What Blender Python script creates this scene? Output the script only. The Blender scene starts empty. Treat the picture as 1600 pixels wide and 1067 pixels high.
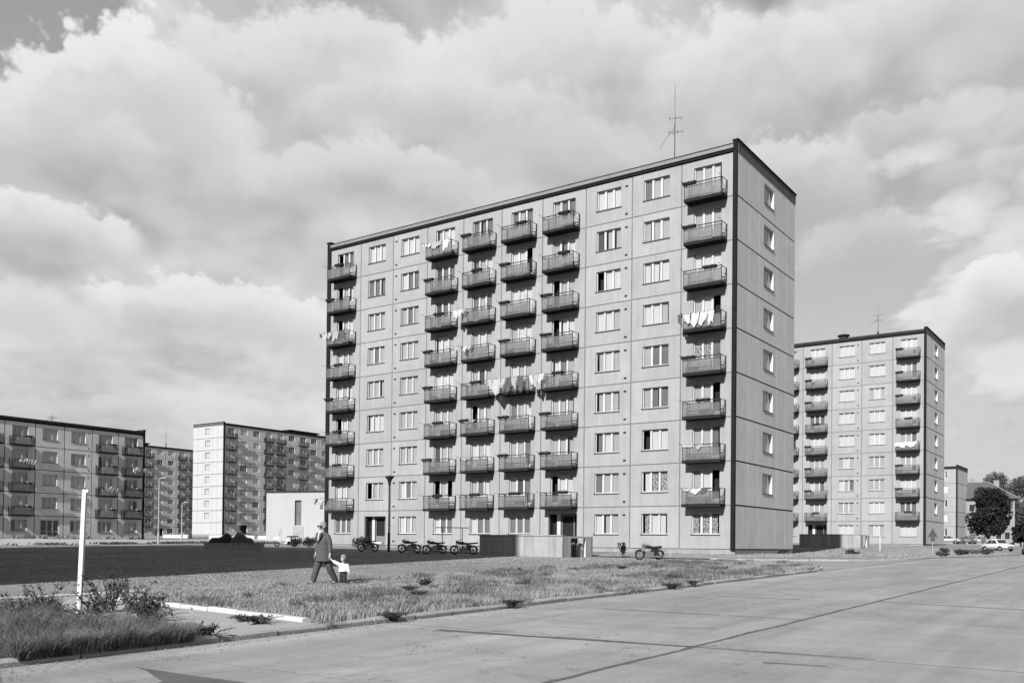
import bpy, bmesh, math, random
import numpy as np
from mathutils import Vector, Matrix
R = math.radians
random.seed(7); rng = np.random.default_rng(7)
scn = bpy.context.scene
COL = scn.collection

# ------------------------------------------------------------------ camera
cd = bpy.data.cameras.new('camera'); cam = bpy.data.objects.new('camera', cd); COL.objects.link(cam)
yaw, pitch, roll = -0.6143, 0.0119, 0.0101
f_ = Vector((math.sin(yaw)*math.cos(pitch), math.cos(yaw)*math.cos(pitch), math.sin(pitch)))
r_ = Vector((math.cos(yaw), -math.sin(yaw), 0)); u_ = r_.cross(f_)
r2 = math.cos(roll)*r_ + math.sin(roll)*u_; u2 = -math.sin(roll)*r_ + math.cos(roll)*u_
M = Matrix.Identity(4)
for i in range(3):
    M[i][0], M[i][1], M[i][2] = r2[i], u2[i], -f_[i]
CAM = Vector((57.9965, -55.0456, 0.2189))
M.translation = CAM; cam.matrix_world = M
cd.sensor_width = 36; cd.lens = 32.484; cd.shift_y = 0.1866; cd.clip_end = 6000; cd.clip_start = 0.1
scn.camera = cam

# ------------------------------------------------------------------ sun and sky
SUN_TO = Vector((0.145, -1.0, 0.63)).normalized()          # direction towards the sun
sl = bpy.data.lights.new('sun', 'SUN'); sl.energy = 5.0; sl.angle = R(0.8); sl.color = (1, .995, .99)
so = bpy.data.objects.new('sun', sl); COL.objects.link(so)
so.rotation_euler = (-SUN_TO).to_track_quat('-Z', 'Y').to_euler(); so.location = (60, -200, 120)
scn.view_settings.view_transform = 'Standard'; scn.view_settings.look = 'None'
scn.view_settings.exposure = 0.95; scn.view_settings.gamma = 1.0; scn.view_settings.use_curve_mapping = False
scn.render.engine = 'CYCLES'
scn.cycles.max_bounces = 5; scn.cycles.diffuse_bounces = 3; scn.cycles.transparent_max_bounces = 16

class NB:
    """small helper for building shader node trees from expressions"""
    def __init__(s, tree): s.t = tree; s.n = tree.nodes; s.l = tree.links
    def put(s, sock, v):
        if isinstance(v, bpy.types.NodeSocket): s.l.new(v, sock)
        else: sock.default_value = v
    def m(s, op, a, b=0.0, c=0.0, clamp=False):
        n = s.n.new('ShaderNodeMath'); n.operation = op; n.use_clamp = clamp
        s.put(n.inputs[0], a); s.put(n.inputs[1], b); s.put(n.inputs[2], c); return n.outputs[0]
    def vm(s, op, a, b=(0, 0, 0)):
        n = s.n.new('ShaderNodeVectorMath'); n.operation = op; s.put(n.inputs[0], a); s.put(n.inputs[1], b)
        return n.outputs[1] if op in ('DOT_PRODUCT', 'LENGTH') else n.outputs[0]
    def comb(s, x, y, z):
        n = s.n.new('ShaderNodeCombineXYZ'); s.put(n.inputs[0], x); s.put(n.inputs[1], y); s.put(n.inputs[2], z); return n.outputs[0]
    def sep(s, v):
        n = s.n.new('ShaderNodeSeparateXYZ'); s.put(n.inputs[0], v); return n.outputs
    def noise(s, v, scale, detail=4, rough=.55, dist=0.0):
        n = s.n.new('ShaderNodeTexNoise'); s.put(n.inputs['Vector'], v); n.inputs['Scale'].default_value = scale
        n.inputs['Detail'].default_value = detail; n.inputs['Roughness'].default_value = rough
        n.inputs['Distortion'].default_value = dist; return n.outputs[0]
    def ss(s, v, a, b, lo=0.0, hi=1.0):
        n = s.n.new('ShaderNodeMapRange'); n.interpolation_type = 'SMOOTHSTEP'; s.put(n.inputs[0], v)
        s.put(n.inputs[1], a); s.put(n.inputs[2], b); s.put(n.inputs[3], lo); s.put(n.inputs[4], hi); return n.outputs[0]
    def lin(s, v, a, b, lo=0.0, hi=1.0):
        n = s.n.new('ShaderNodeMapRange'); s.put(n.inputs[0], v); s.put(n.inputs[1], a); s.put(n.inputs[2], b)
        s.put(n.inputs[3], lo); s.put(n.inputs[4], hi); return n.outputs[0]
    def mix(s, f, a, b):
        return s.m('ADD', s.m('MULTIPLY', a, s.m('SUBTRACT', 1.0, f)), s.m('MULTIPLY', b, f))

world = bpy.data.worlds.new('World'); scn.world = world; world.use_nodes = True
wt = world.node_tree; wt.nodes.clear(); w = NB(wt)
sky = wt.nodes.new('ShaderNodeTexSky'); sky.sky_type = 'NISHITA'; sky.sun_disc = False
sky.sun_elevation = math.asin(SUN_TO.z); sky.sun_rotation = math.atan2(SUN_TO.x, SUN_TO.y)
sky.dust_density = 2.0
bw = wt.nodes.new('ShaderNodeRGBToBW'); wt.links.new(sky.outputs[0], bw.inputs[0])
D = wt.nodes.new('ShaderNodeTexCoord').outputs['Generated']
dx, dy, dz = w.sep(D)
zc = w.m('MAXIMUM', dz, 0.0)
def cloud_density(zshift, fine):
    zz = w.m('ADD', w.m('ADD', zc, 0.30), zshift)
    p = w.comb(w.m('DIVIDE', dx, zz), w.m('DIVIDE', dy, zz), 0.0)
    p = w.vm('ADD', p, (3.1, 1.7, 0.0))
    a = w.noise(p, 1.15, 1, .5)
    b = w.noise(p, 2.9, 3 if not fine else 8, .56)
    d = w.m('ADD', w.m('MULTIPLY', a, 0.55), w.m('MULTIPLY', b, 0.45))
    if fine:      # cauliflower edges: rounded lumps of several sizes
        for sc, am in ((6.0, .060), (13.0, .040), (28.0, .024)):
            v = wt.nodes.new('ShaderNodeTexVoronoi'); v.feature = 'F1'; v.inputs['Scale'].default_value = sc
            q = w.vm('ADD', p, w.comb(w.m('MULTIPLY', b, .25), w.m('MULTIPLY', a, .25), 0.0))
            wt.links.new(q, v.inputs['Vector'])
            d = w.m('ADD', d, w.m('MULTIPLY', w.m('SUBTRACT', .38, v.outputs['Distance']), am*2.2))
    return d
den = cloud_density(0.0, True)
den0 = cloud_density(0.0, False)
den_up = cloud_density(0.05, False)
def dirpx(px, py):
    v = f_ + r2*((px-800)/1443.7) + u2*(-(py-832.1)/1443.7); return v.normalized()
# heaps of cloud and clear gaps where the sky of that day had them (directions on the sky dome)
blobs = [(170, 130, 17, .10), (420, 60, 12, .07), (330, 455, 12, .07), (900, 110, 20, .07), (1250, 180, 15, .06),
         (1560, 440, 6, .12), (60, 320, 7, .07), (560, 330, 10, .03), (480, 545, 3, .10), (650, 150, 9, .04),
         (600, 110, 13, .075), (500, 300, 9, .06), (760, 230, 9, .05), (300, 250, 8, .04), (30, 20, 6, -.10), (1480, 560, 15, -.10), (1290, 20, 7, -.08), (230, 330, 7, -.06), (650, 195, 3.5, -.05),
         (120, 590, 12, -.02), (1400, 90, 10, .04), (1330, 400, 9, -.03)]
bias = None
for (px, py, deg, amp) in blobs:
    c = dirpx(px, py)
    dt = w.vm('DOT_PRODUCT', D, tuple(c))
    g = w.m('MULTIPLY', w.ss(dt, math.cos(R(deg*1.15)), 1.0), amp)
    bias = g if bias is None else w.m('ADD', bias, g)
den = w.m('ADD', den, bias); den_up = w.m('ADD', den_up, bias); den0 = w.m('ADD', den0, bias)
cov = w.ss(den, .462, .532)
lump = w.m('SUBTRACT', den, den0)
shade = w.m('ADD', w.m('ADD', w.m('MULTIPLY', w.m('SUBTRACT', den0, den_up), 7.5), w.m('MULTIPLY', lump, 3.0)), .56, clamp=True)
thick = w.ss(den0, .56, .74)
bright = w.mix(shade, 4.9, 7.9)
bright = w.m('MULTIPLY', bright, w.mix(thick, 1.0, .88))
# clear sky: the sky texture in black and white, film-like tone, paler towards the horizon
clear = w.m('ADD', w.m('MULTIPLY', bw.outputs[0], 0.55), w.lin(zc, 0.0, .5, 4.1, 2.4))
clear = w.m('MINIMUM', clear, 6.2)
lum = w.mix(cov, clear, bright)
# single heap clouds: crisp lumpy tops in the sun, soft greyer undersides
AZ = w.m('ARCTAN2', dx, dy); EL = w.m('ARCSINE', dz)
ae = w.comb(AZ, w.m('MULTIPLY', EL, 1.25), 0.0)
n1 = w.m('SUBTRACT', w.noise(ae, 8.5, 8, .60, .2), .5)
lm = None
for sc, am in ((24.0, .42), (55.0, .26), (120.0, .15)):
    v = wt.nodes.new('ShaderNodeTexVoronoi'); v.feature = 'F1'; v.inputs['Scale'].default_value = sc
    wt.links.new(w.vm('ADD', ae, w.comb(w.m('MULTIPLY', n1, .05), w.m('MULTIPLY', n1, -.05), 0.0)), v.inputs['Vector'])
    q = w.m('MULTIPLY', w.m('SUBTRACT', .45, v.outputs['Distance']), am); lm = q if lm is None else w.m('ADD', lm, q)
edge = w.m('ADD', w.m('MULTIPLY', n1, 1.7), w.m('MULTIPLY', lm, .8))
tone = w.m('ADD', w.m('MULTIPLY', n1, 2.2), w.m('MULTIPLY', lm, 1.6))
def ang(px, py):
    c = dirpx(px, py); return math.atan2(c.x, c.y), math.asin(c.z)
heaps = [(250, 600, 300, 70, .6, .5), (480, 520, 55, 90, .7, .7), (1575, 390, 110, 120, 1, 1), (1350, 315, 120, 90, .6, .5), (330, 418, 210, 110, 1, .9), (20, 420, 110, 90, .6, .6),
         (80, 292, 150, 90, .9, .9), (1230, 195, 150, 120, .8, .7), (560, 215, 260, 100, .75, .7), (850, 165, 190, 110, .6, .6), (1460, 120, 250, 130, .6, .7), (1540, 215, 130, 90, .5, .5),
         (110, 165, 170, 80, .6, .6), (200, 28, 210, 190, 1, .95), (520, -20, 300, 190, .8, .9), (900, -40, 300, 190, .8, .95), (1180, 0, 200, 160, .75, .85), (1450, -70, 230, 120, .7, .8), (700, 90, 260, 110, .6, .8)]
for (hx, hy, hw, hh, op, br) in heaps:
    a0, te = ang(hx, hy); wa = abs(ang(hx+hw, hy)[0]-a0); he = te - ang(hx, hy+hh)[1]
    uu = w.m('DIVIDE', w.m('SUBTRACT', AZ, a0), wa); u2_ = w.m('MULTIPLY', uu, uu)
    top = w.m('ADD', w.m('SUBTRACT', te, w.m('MULTIPLY', u2_, he*.5)), w.m('MULTIPLY', edge, he*.85))
    vv = w.m('DIVIDE', w.m('SUBTRACT', top, EL), he)
    mk = w.m('MULTIPLY', w.ss(vv, -.03, .10 + .45*(1-op)), w.ss(vv, 1.5, .35)); mk = w.m('MULTIPLY', mk, w.ss(w.m('ADD', u2_, w.m('MULTIPLY', n1, 1.6)), 1.1, .45)); mk = w.m('MULTIPLY', mk, op)
    tb = w.m('ADD', w.ss(vv, 1.05, .05), w.m('MULTIPLY', tone, .36), clamp=True)
    lum = w.mix(mk, lum, w.mix(tb, 5.7 if hy < 170 else 5.4, 6.5 + 2.0*br))
hz = w.m('POWER', w.m('SUBTRACT', 1.0, w.m('MINIMUM', zc, 1.0)), 14.0)
lum = w.mix(w.m('MULTIPLY', hz, .75), lum, 6.3)
lum = w.m('MULTIPLY', lum, w.ss(dz, -.03, 0.0, .35, 1.0))
bg = wt.nodes.new('ShaderNodeBackground'); bg.inputs[1].default_value = 0.052
cc = w.comb(lum, lum, lum); wt.links.new(cc, bg.inputs[0])
wo = wt.nodes.new('ShaderNodeOutputWorld'); wt.links.new(bg.outputs[0], wo.inputs[0])
world.cycles.sampling_method = 'MANUAL'; world.cycles.sample_map_resolution = 512

# ------------------------------------------------------------------ materials
MATS = {}
def mat(name, v=.3, rough=.85, var=.0, scale=1.0, bump=0.0, bscale=30.0, spec=.3, streak=0.0, fine=0.0, fscale=40.0, metal=0.0, coords='Object', rnd=0.0):
    """grey procedural material: large tonal variation, fine grain, vertical weather streaks, relief"""
    m_ = bpy.data.materials.new(name); m_.use_nodes = True; t = m_.node_tree; t.nodes.clear(); b = NB(t)
    o = t.nodes.new('ShaderNodeOutputMaterial'); p = t.nodes.new('ShaderNodeBsdfPrincipled')
    t.links.new(p.outputs[0], o.inputs[0])
    g = t.nodes.new('ShaderNodeNewGeometry').outputs['Position'] if coords == 'World' else t.nodes.new('ShaderNodeTexCoord').outputs['Object']
    val = None
    def mul(a, b2): return b.m('MULTIPLY', a, b2)
    val = b.m('ADD', v, 0.0)
    if var and not rnd:
        n = b.noise(g, scale, 5, .6); val = mul(val, b.lin(n, .25, .75, 1-var, 1+var))
    if rnd:
        oi = t.nodes.new('ShaderNodeObjectInfo'); val = mul(val, b.lin(oi.outputs['Random'], 0, 1, 1-rnd, 1+rnd))
        g = b.vm('ADD', g, b.comb(mul(oi.outputs['Random'], 91.0), mul(oi.outputs['Random'], 37.0), mul(oi.outputs['Random'], 53.0)))
    if var and rnd:
        n = b.noise(g, scale, 5, .6); val = mul(val, b.lin(n, .25, .75, 1-var, 1+var))
    if fine:
        n = b.noise(g, fscale, 3, .6); val = mul(val, b.lin(n, .25, .75, 1-fine, 1+fine))
    if streak:
        x, y, z = b.sep(g)
        n = b.noise(b.comb(mul(x, 3.0), mul(y, 3.0), mul(z, .18)), 1.2, 5, .6)
        val = mul(val, b.lin(n, .35, .75, 1+streak*.3, 1-streak))
    t.links.new(b.comb(val, val, val), p.inputs['Base Color'])
    p.inputs['Roughness'].default_value = rough; p.inputs['Specular IOR Level'].default_value = spec
    p.inputs['Metallic'].default_value = metal
    if bump:
        bn = t.nodes.new('ShaderNodeBump'); bn.inputs['Strength'].default_value = bump; bn.inputs['Distance'].default_value = .02
        t.links.new(b.noise(g, bscale, 4, .6), bn.inputs['Height']); t.links.new(bn.outputs[0], p.inputs['Normal'])
    MATS[name] = m_; return m_
mat('facade', .216, .9, .09, .8, .3, 45, .15, .10, .10, 24, rnd=.05)
mat('facade_pale', .42, .9, .09, .7, .3, 45, .15, .10, .08, 24, rnd=.04)
mat('gable_render', .44, .9, .08, .8, .4, 60, .15, .10, .08, 30, rnd=.03)
mat('gable_white', 0.3, .9, .05, .6, .2, 60, .2, .04, .04, 30)
mat('joint', .105, .9, .25, 2.0); mat('dark_joint', 0.02, .9)
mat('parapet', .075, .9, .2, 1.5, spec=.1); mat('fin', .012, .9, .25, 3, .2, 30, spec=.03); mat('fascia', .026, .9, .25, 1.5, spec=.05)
mat('gutter', 0.13, .6, .15, 1.2); mat('roofing', 0.04, .9, .2, .5)
mat('plinth', 0.19, .95, .15, 1.0, .4, 30, .2, .25)
mat('white_paint', .32, .6, .1, 3, rnd=.12); mat('sill', 0.06, .5); mat('vent', 0.008, .9)
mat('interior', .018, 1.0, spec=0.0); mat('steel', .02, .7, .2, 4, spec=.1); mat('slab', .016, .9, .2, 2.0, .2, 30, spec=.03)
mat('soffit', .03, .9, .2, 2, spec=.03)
mat('curtain_white', 0.42, .95, .03, 2); mat('curtain_light', .29, .95, .05, 2); mat('curtain_grey', 0.12, .95, .08, 2); mat('curtain_dark', 0.05, .95, .25, 4)
mat('door_wood', .12, .6, .2, 5)
mat('concrete_wall', 0.22, .95, .12, .8, .4, 25, .2, .35, .08, 14)
mat('concrete_end', 0.34, .95, .12, .8, .4, 25, .2, .3, .08, 14)
mat('kerb', 0.21, .95, .2, 1.3, .6, 25, .2, 0, .15, 18, coords='World')
mat('kerb_pale', 0.34, .9, .14, 2.0, .5, 25, .2, 0, .1, 18, coords='World')
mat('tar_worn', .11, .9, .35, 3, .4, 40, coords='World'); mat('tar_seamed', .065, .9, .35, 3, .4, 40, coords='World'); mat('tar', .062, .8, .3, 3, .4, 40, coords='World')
mat('asphalt', 0.185, .95, .18, .35, .5, 60, .2, 0, .12, 12, coords='World')
mat('path', 0.22, .95, .18, .9, .6, 40, .2, 0, .14, 9, coords='World')
mat('dirt', 0.25, 1.0, .25, .25, .7, 8, .1, 0, .2, 3, coords='World')
mat('rubber', 0.015, .8); mat('chrome', .35, .35, metal=.7); mat('dark_paint', 0.02, .3, .2, 6, spec=.5); mat('white_car', 0.42, .3, .03, 3, spec=.5)
mat('grey_paint', 0.12, .4, .1, 4); mat('light_paint', .24, .4, .05, 4); mat('glass_dark', 0.02, .08, spec=.6)
mat('tarp_black', 0.014, .8, .3, 4, .5, 9); mat('tarp_grey', 0.05, .8, .3, 4, .5, 9)
mat('zinc', 0.14, .5, .15, 5); mat('zinc_dark', 0.03, .6, .2, 5)
mat('skin', 0.3, .6); mat('tweed', .052, .95, .15, 14, .4, 70, fine=.12, fscale=90); mat('trouser', .045, .95, .15, 9, .3, 60)
mat('shirt', 0.34, .9); mat('hair_grey', .15, .8, .2, 30); mat('hair_fair', 0.14, .8, .2, 30); mat('white_wool', 0.45, .95, .05, 20, .3, 60); mat('navy', 0.02, .9, .2, 8); mat('shoe', 0.03, .5)
mat('cloth_white', .31, .9, .18, 7, rnd=.18); mat('cloth_grey', 0.24, .9, .15, 6); mat('cloth_dark', 0.06, .9, .25, 9)
mat('planter', .015, .9, .3, 6, spec=.05); mat('post_white', .42, .8, .18, 4, .4, 30, streak=.3, fine=.12, fscale=30); mat('pole_light', .24, .6, .1, 3)
mat('sign_back', 0.04, .5, .15, 4); mat('bark', 0.05, .95, .3, 4, .6, 20)
mat('roof_tile', 0.06, .9, .25, 1.0, .4, 12); mat('house_wall', 0.17, .9, .2, .5); mat('pale_wall', 0.26, .9, .06, .3, .2, 20, .2, .06, .05, 9)
mat('pale_strip', 0.33, .9, .08, .5)

def leafmat(name, a, b_, scale=.6):
    m_ = bpy.data.materials.new(name); m_.use_nodes = True; t = m_.node_tree; t.nodes.clear(); b = NB(t)
    o = t.nodes.new('ShaderNodeOutputMaterial')
    g = t.nodes.new('ShaderNodeNewGeometry')
    n = b.noise(g.outputs['Position'], scale, 5, .6)
    v = b.lin(n, .3, .7, a, b_)
    d = t.nodes.new('ShaderNodeBsdfDiffuse'); tr = t.nodes.new('ShaderNodeBsdfTranslucent'); mx = t.nodes.new('ShaderNodeMixShader')
    c = b.comb(v, v, v); t.links.new(c, d.inputs[0]); t.links.new(c, tr.inputs[0]); mx.inputs[0].default_value = .3
    t.links.new(d.outputs[0], mx.inputs[1]); t.links.new(tr.outputs[0], mx.inputs[2]); t.links.new(mx.outputs[0], o.inputs[0])
    MATS[name] = m_
leafmat('lawn_blade', .16, .30, .5); leafmat('grass_blade', .15, .31, 1.1); leafmat('weed_grass', .04, .20, 2.6); leafmat('weed_leaf', .03, .085, 3); leafmat('leaf_dark', .014, .042, .4)
leafmat('leaf_mid', .055, .115, .25); leafmat('leaf_pale', .18, .3, .8); leafmat('shrub_leaf', .02, .05, 2)

def special():
    # lawn ground: dry cut grass with darker thatch and bare patches
    m_ = bpy.data.materials.new('lawn'); m_.use_nodes = True; t = m_.node_tree; t.nodes.clear(); b = NB(t)
    o = t.nodes.new('ShaderNodeOutputMaterial'); p = t.nodes.new('ShaderNodeBsdfPrincipled'); t.links.new(p.outputs[0], o.inputs[0])
    g = t.nodes.new('ShaderNodeNewGeometry').outputs['Position']
    big = b.noise(g, .09, 4, .6); mid = b.noise(g, .9, 5, .65); fin = b.noise(g, 9, 4, .7)
    v = b.m('MULTIPLY', b.lin(big, .3, .7, .135, .19), b.lin(mid, .25, .75, .72, 1.25)); v = b.m('MULTIPLY', v, b.lin(fin, .25, .75, .6, 1.35))
    t.links.new(b.comb(v, v, v), p.inputs['Base Color']); p.inputs['Roughness'].default_value = 1; p.inputs['Specular IOR Level'].default_value = .1
    bn = t.nodes.new('ShaderNodeBump'); bn.inputs['Strength'].default_value = .9; bn.inputs['Distance'].default_value = .06
    t.links.new(b.m('ADD', fin, mid), bn.inputs['Height']); t.links.new(bn.outputs[0], p.inputs['Normal']); MATS['lawn'] = m_
    # road concrete: wheel streaks along the road, stains, blotches
    m_ = bpy.data.materials.new('road_concrete'); m_.use_nodes = True; t = m_.node_tree; t.nodes.clear(); b = NB(t)
    o = t.nodes.new('ShaderNodeOutputMaterial'); p = t.nodes.new('ShaderNodeBsdfPrincipled'); t.links.new(p.outputs[0], o.inputs[0])
    g = t.nodes.new('ShaderNodeNewGeometry').outputs['Position']; x, y, z = b.sep(g)
    st = b.noise(b.comb(b.m('MULTIPLY', x, 1.6), b.m('MULTIPLY', y, .16), 0.0), 1.0, 6, .62, .4)
    cr = b.noise(b.comb(b.m('MULTIPLY', x, .25), b.m('MULTIPLY', y, 1.2), 3.0), 1.0, 5, .62, .4)
    bl = b.noise(g, .33, 5, .6, .5); fi = b.noise(g, 14, 4, .7); gr = b.noise(g, 90, 2, .6)
    v = b.m('MULTIPLY', .186, b.lin(st, .3, .7, .82, 1.17)); v = b.m('MULTIPLY', v, b.lin(bl, .3, .7, .84, 1.14)); v = b.m('MULTIPLY', v, b.lin(cr, .3, .7, .92, 1.08))
    v = b.m('MULTIPLY', v, b.lin(fi, .25, .75, .88, 1.1)); v = b.m('MULTIPLY', v, b.lin(gr, .2, .8, .78, 1.2))
    ck = b.m('ABSOLUTE', b.m('SUBTRACT', b.noise(g, .42, 6, .62, .8), .5)); ckm = b.m('MULTIPLY', b.ss(ck, .0045, .0012), b.ss(b.noise(g, .11, 2), .50, .58))
    v = b.m('MULTIPLY', v, b.m('SUBTRACT', 1.0, b.m('MULTIPLY', ckm, .5)))
    oil = b.ss(b.noise(b.vm('ADD', g, (7.3, 2.1, 0.0)), .8, 6, .68, .3), .60, .72); v = b.m('MULTIPLY', v, b.m('SUBTRACT', 1.0, b.m('MULTIPLY', oil, .28)))
    pale = b.ss(b.noise(b.vm('ADD', g, (1.3, 9.1, 0.0)), 1.7, 6, .7, .3), .62, .74); v = b.m('MULTIPLY', v, b.m('ADD', 1.0, b.m('MULTIPLY', pale, .18)))
    edge = b.ss(x, 48.6, 47.5, 0.0, .16); v = b.m('MULTIPLY', v, b.m('ADD', 1.0, edge))
    vor = t.nodes.new('ShaderNodeTexVoronoi'); vor.inputs['Scale'].default_value = 2.1; t.links.new(g, vor.inputs['Vector'])
    spot = b.ss(vor.outputs['Distance'], .035, .012); pick = b.ss(b.noise(g, .7, 2), .56, .6)
    v = b.mix(b.m('MULTIPLY', b.m('MULTIPLY', spot, pick), .5), v, .38)
    t.links.new(b.comb(v, v, v), p.inputs['Base Color']); p.inputs['Roughness'].default_value = .92; p.inputs['Specular IOR Level'].default_value = .25
    bn = t.nodes.new('ShaderNodeBump'); bn.inputs['Strength'].default_value = .5; bn.inputs['Distance'].default_value = .008
    t.links.new(b.m('ADD', fi, gr), bn.inputs['Height']); t.links.new(bn.outputs[0], p.inputs['Normal']); MATS['road_concrete'] = m_
    # window glass
    m_ = bpy.data.materials.new('glass'); m_.use_nodes = True; t = m_.node_tree; t.nodes.clear(); b = NB(t)
    o = t.nodes.new('ShaderNodeOutputMaterial'); tr = t.nodes.new('ShaderNodeBsdfTransparent'); gl = t.nodes.new('ShaderNodeBsdfGlossy'); mx = t.nodes.new('ShaderNodeMixShader')
    tr.inputs[0].default_value = (.93, .93, .93, 1); gl.inputs['Roughness'].default_value = .04
    lw = t.nodes.new('ShaderNodeFresnel'); lw.inputs[0].default_value = 1.5
    ge = t.nodes.new('ShaderNodeNewGeometry')
    t.links.new(b.m('MULTIPLY', b.m('ADD', b.m('MULTIPLY', lw.outputs[0], 1.1), .02), b.m('SUBTRACT', 1.0, ge.outputs['Backfacing'])), mx.inputs[0])
    t.links.new(tr.outputs[0], mx.inputs[1]); t.links.new(gl.outputs[0], mx.inputs[2]); t.links.new(mx.outputs[0], o.inputs[0]); MATS['glass'] = m_
    # wired translucent balcony glass
    for nm, v, f in (('wired_glass', .105, .50), ('wire_mesh', .12, .42)):
        m_ = bpy.data.materials.new(nm); m_.use_nodes = True; t = m_.node_tree; t.nodes.clear(); b = NB(t)
        o = t.nodes.new('ShaderNodeOutputMaterial'); tr = t.nodes.new('ShaderNodeBsdfTransparent'); p = t.nodes.new('ShaderNodeBsdfPrincipled'); mx = t.nodes.new('ShaderNodeMixShader')
        g = t.nodes.new('ShaderNodeNewGeometry').outputs['Position']
        n = b.noise(g, 1.3, 4, .6); vv = b.m('MULTIPLY', v, b.lin(n, .3, .7, .92, 1.07)); t.links.new(b.comb(vv, vv, vv), p.inputs['Base Color']); p.inputs['Roughness'].default_value = .4
        t.links.new(b.lin(n, .3, .7, f-.1, f+.12), mx.inputs[0])
        t.links.new(tr.outputs[0], mx.inputs[1]); t.links.new(p.outputs[0], mx.inputs[2]); t.links.new(mx.outputs[0], o.inputs[0]); MATS[nm] = m_
    # lace curtain
    m_ = bpy.data.materials.new('curtain_lace'); m_.use_nodes = True; t = m_.node_tree; t.nodes.clear(); b = NB(t)
    o = t.nodes.new('ShaderNodeOutputMaterial'); p = t.nodes.new('ShaderNodeBsdfPrincipled'); t.links.new(p.outputs[0], o.inputs[0])
    g = t.nodes.new('ShaderNodeTexCoord').outputs['Object']
    n = b.noise(g, 9, 2, .5, 1.5); v = b.ss(n, .46, .54, .05, .34); t.links.new(b.comb(v, v, v), p.inputs['Base Color']); MATS['curtain_lace'] = m_
special()

# ------------------------------------------------------------------ mesh helpers
class MB:
    def __init__(s): s.v = []; s.f = []
    def quad(s, a, b, c, d):
        n = len(s.v); s.v += [tuple(a), tuple(b), tuple(c), tuple(d)]; s.f.append((n, n+1, n+2, n+3)); return s
    def tri(s, a, b, c):
        n = len(s.v); s.v += [tuple(a), tuple(b), tuple(c)]; s.f.append((n, n+1, n+2)); return s
    def box(s, x0, x1, y0, y1, z0, z1):
        n = len(s.v)
        s.v += [(x, y, z) for z in (z0, z1) for y in (y0, y1) for x in (x0, x1)]
        s.f += [tuple(n+i for i in q) for q in ((0, 2, 3, 1), (4, 5, 7, 6), (0, 1, 5, 4), (2, 6, 7, 3), (0, 4, 6, 2), (1, 3, 7, 5))]; return s
    def tube(s, pts, r, n=6, cap=True):
        pts = [Vector(p) for p in pts]; rs = r if isinstance(r, (list, tuple)) else [r]*len(pts); base = len(s.v)
        up = None
        for i, p in enumerate(pts):
            d = (pts[min(i+1, len(pts)-1)] - pts[max(i-1, 0)]).normalized()
            if up is None: up = Vector((0, 0, 1)) if abs(d.z) < .9 else Vector((1, 0, 0))
            a = d.cross(up).normalized(); b = a.cross(d).normalized(); up = b
            for k in range(n):
                t = 2*math.pi*k/n; s.v.append(tuple(p + (a*math.cos(t) + b*math.sin(t))*rs[i]))
        for i in range(len(pts)-1):
            for k in range(n):
                k2 = (k+1) % n; s.f.append((base+i*n+k, base+i*n+k2, base+(i+1)*n+k2, base+(i+1)*n+k))
        if cap:
            s.f.append(tuple(base+k for k in reversed(range(n)))); s.f.append(tuple(base+(len(pts)-1)*n+k for k in range(n)))
        return s
    def torus(s, c, R_, r, axis='y', n=20, m_=6):
        pts = []
        base = len(s.v); c = Vector(c)
        for i in range(n):
            t = 2*math.pi*i/n
            e = Vector((math.cos(t), 0, math.sin(t))) if axis == 'y' else (Vector((math.cos(t), math.sin(t), 0)) if axis == 'z' else Vector((0, math.cos(t), math.sin(t))))
            ax = Vector((0, 1, 0)) if axis == 'y' else (Vector((0, 0, 1)) if axis == 'z' else Vector((1, 0, 0)))
            for k in range(m_):
                q = 2*math.pi*k/m_; s.v.append(tuple(c + e*(R_ + r*math.cos(q)) + ax*r*math.sin(q)))
        for i in range(n):
            for k in range(m_):
                i2, k2 = (i+1) % n, (k+1) % m_; s.f.append((base+i*m_+k, base+i2*m_+k, base+i2*m_+k2, base+i*m_+k2))
        return s
    def lathe(s, prof, c=(0, 0, 0), n=12):
        base = len(s.v)
        for (r, z) in prof:
            for k in range(n):
                t = 2*math.pi*k/n; s.v.append((c[0]+r*math.cos(t), c[1]+r*math.sin(t), c[2]+z))
        for i in range(len(prof)-1):
            for k in range(n):
                k2 = (k+1) % n; s.f.append((base+i*n+k, base+i*n+k2, base+(i+1)*n+k2, base+(i+1)*n+k))
        s.f.append(tuple(base+k for k in reversed(range(n)))); s.f.append(tuple(base+(len(prof)-1)*n+k for k in range(n))); return s
    def loft(s, rings, cap=True):
        base = len(s.v); n = len(rings[0])
        for r in rings: s.v += [tuple(p) for p in r]
        for i in range(len(rings)-1):
            for k in range(n):
                k2 = (k+1) % n; s.f.append((base+i*n+k, base+i*n+k2, base+(i+1)*n+k2, base+(i+1)*n+k))
        if cap:
            s.f.append(tuple(base+k for k in reversed(range(n)))); s.f.append(tuple(base+(len(rings)-1)*n+k for k in range(n)))
        return s
    def mesh(s, name, m=None, smooth=False):
        me = bpy.data.meshes.new(name); me.from_pydata(s.v, [], s.f); me.update()
        if m: me.materials.append(MATS[m])
        if smooth: me.polygons.foreach_set('use_smooth', [True]*len(me.polygons))
        return me
def ob(name, me, parent=None, loc=None, rotz=None, kind=None):
    o = bpy.data.objects.new(name, me); COL.objects.link(o)
    if parent: o.parent = parent
    if loc is not None: o.location = loc
    if rotz is not None: o.rotation_euler = (0, 0, rotz)
    if kind: o['kind'] = kind
    return o
def thing(name, label, cat, loc=(0, 0, 0), rotz=0.0, group=None, me=None):
    o = bpy.data.objects.new(name, me); COL.objects.link(o); o.location = loc; o.rotation_euler = (0, 0, rotz)
    o['label'] = label; o['category'] = cat
    if group: o['group'] = group
    return o
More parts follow.
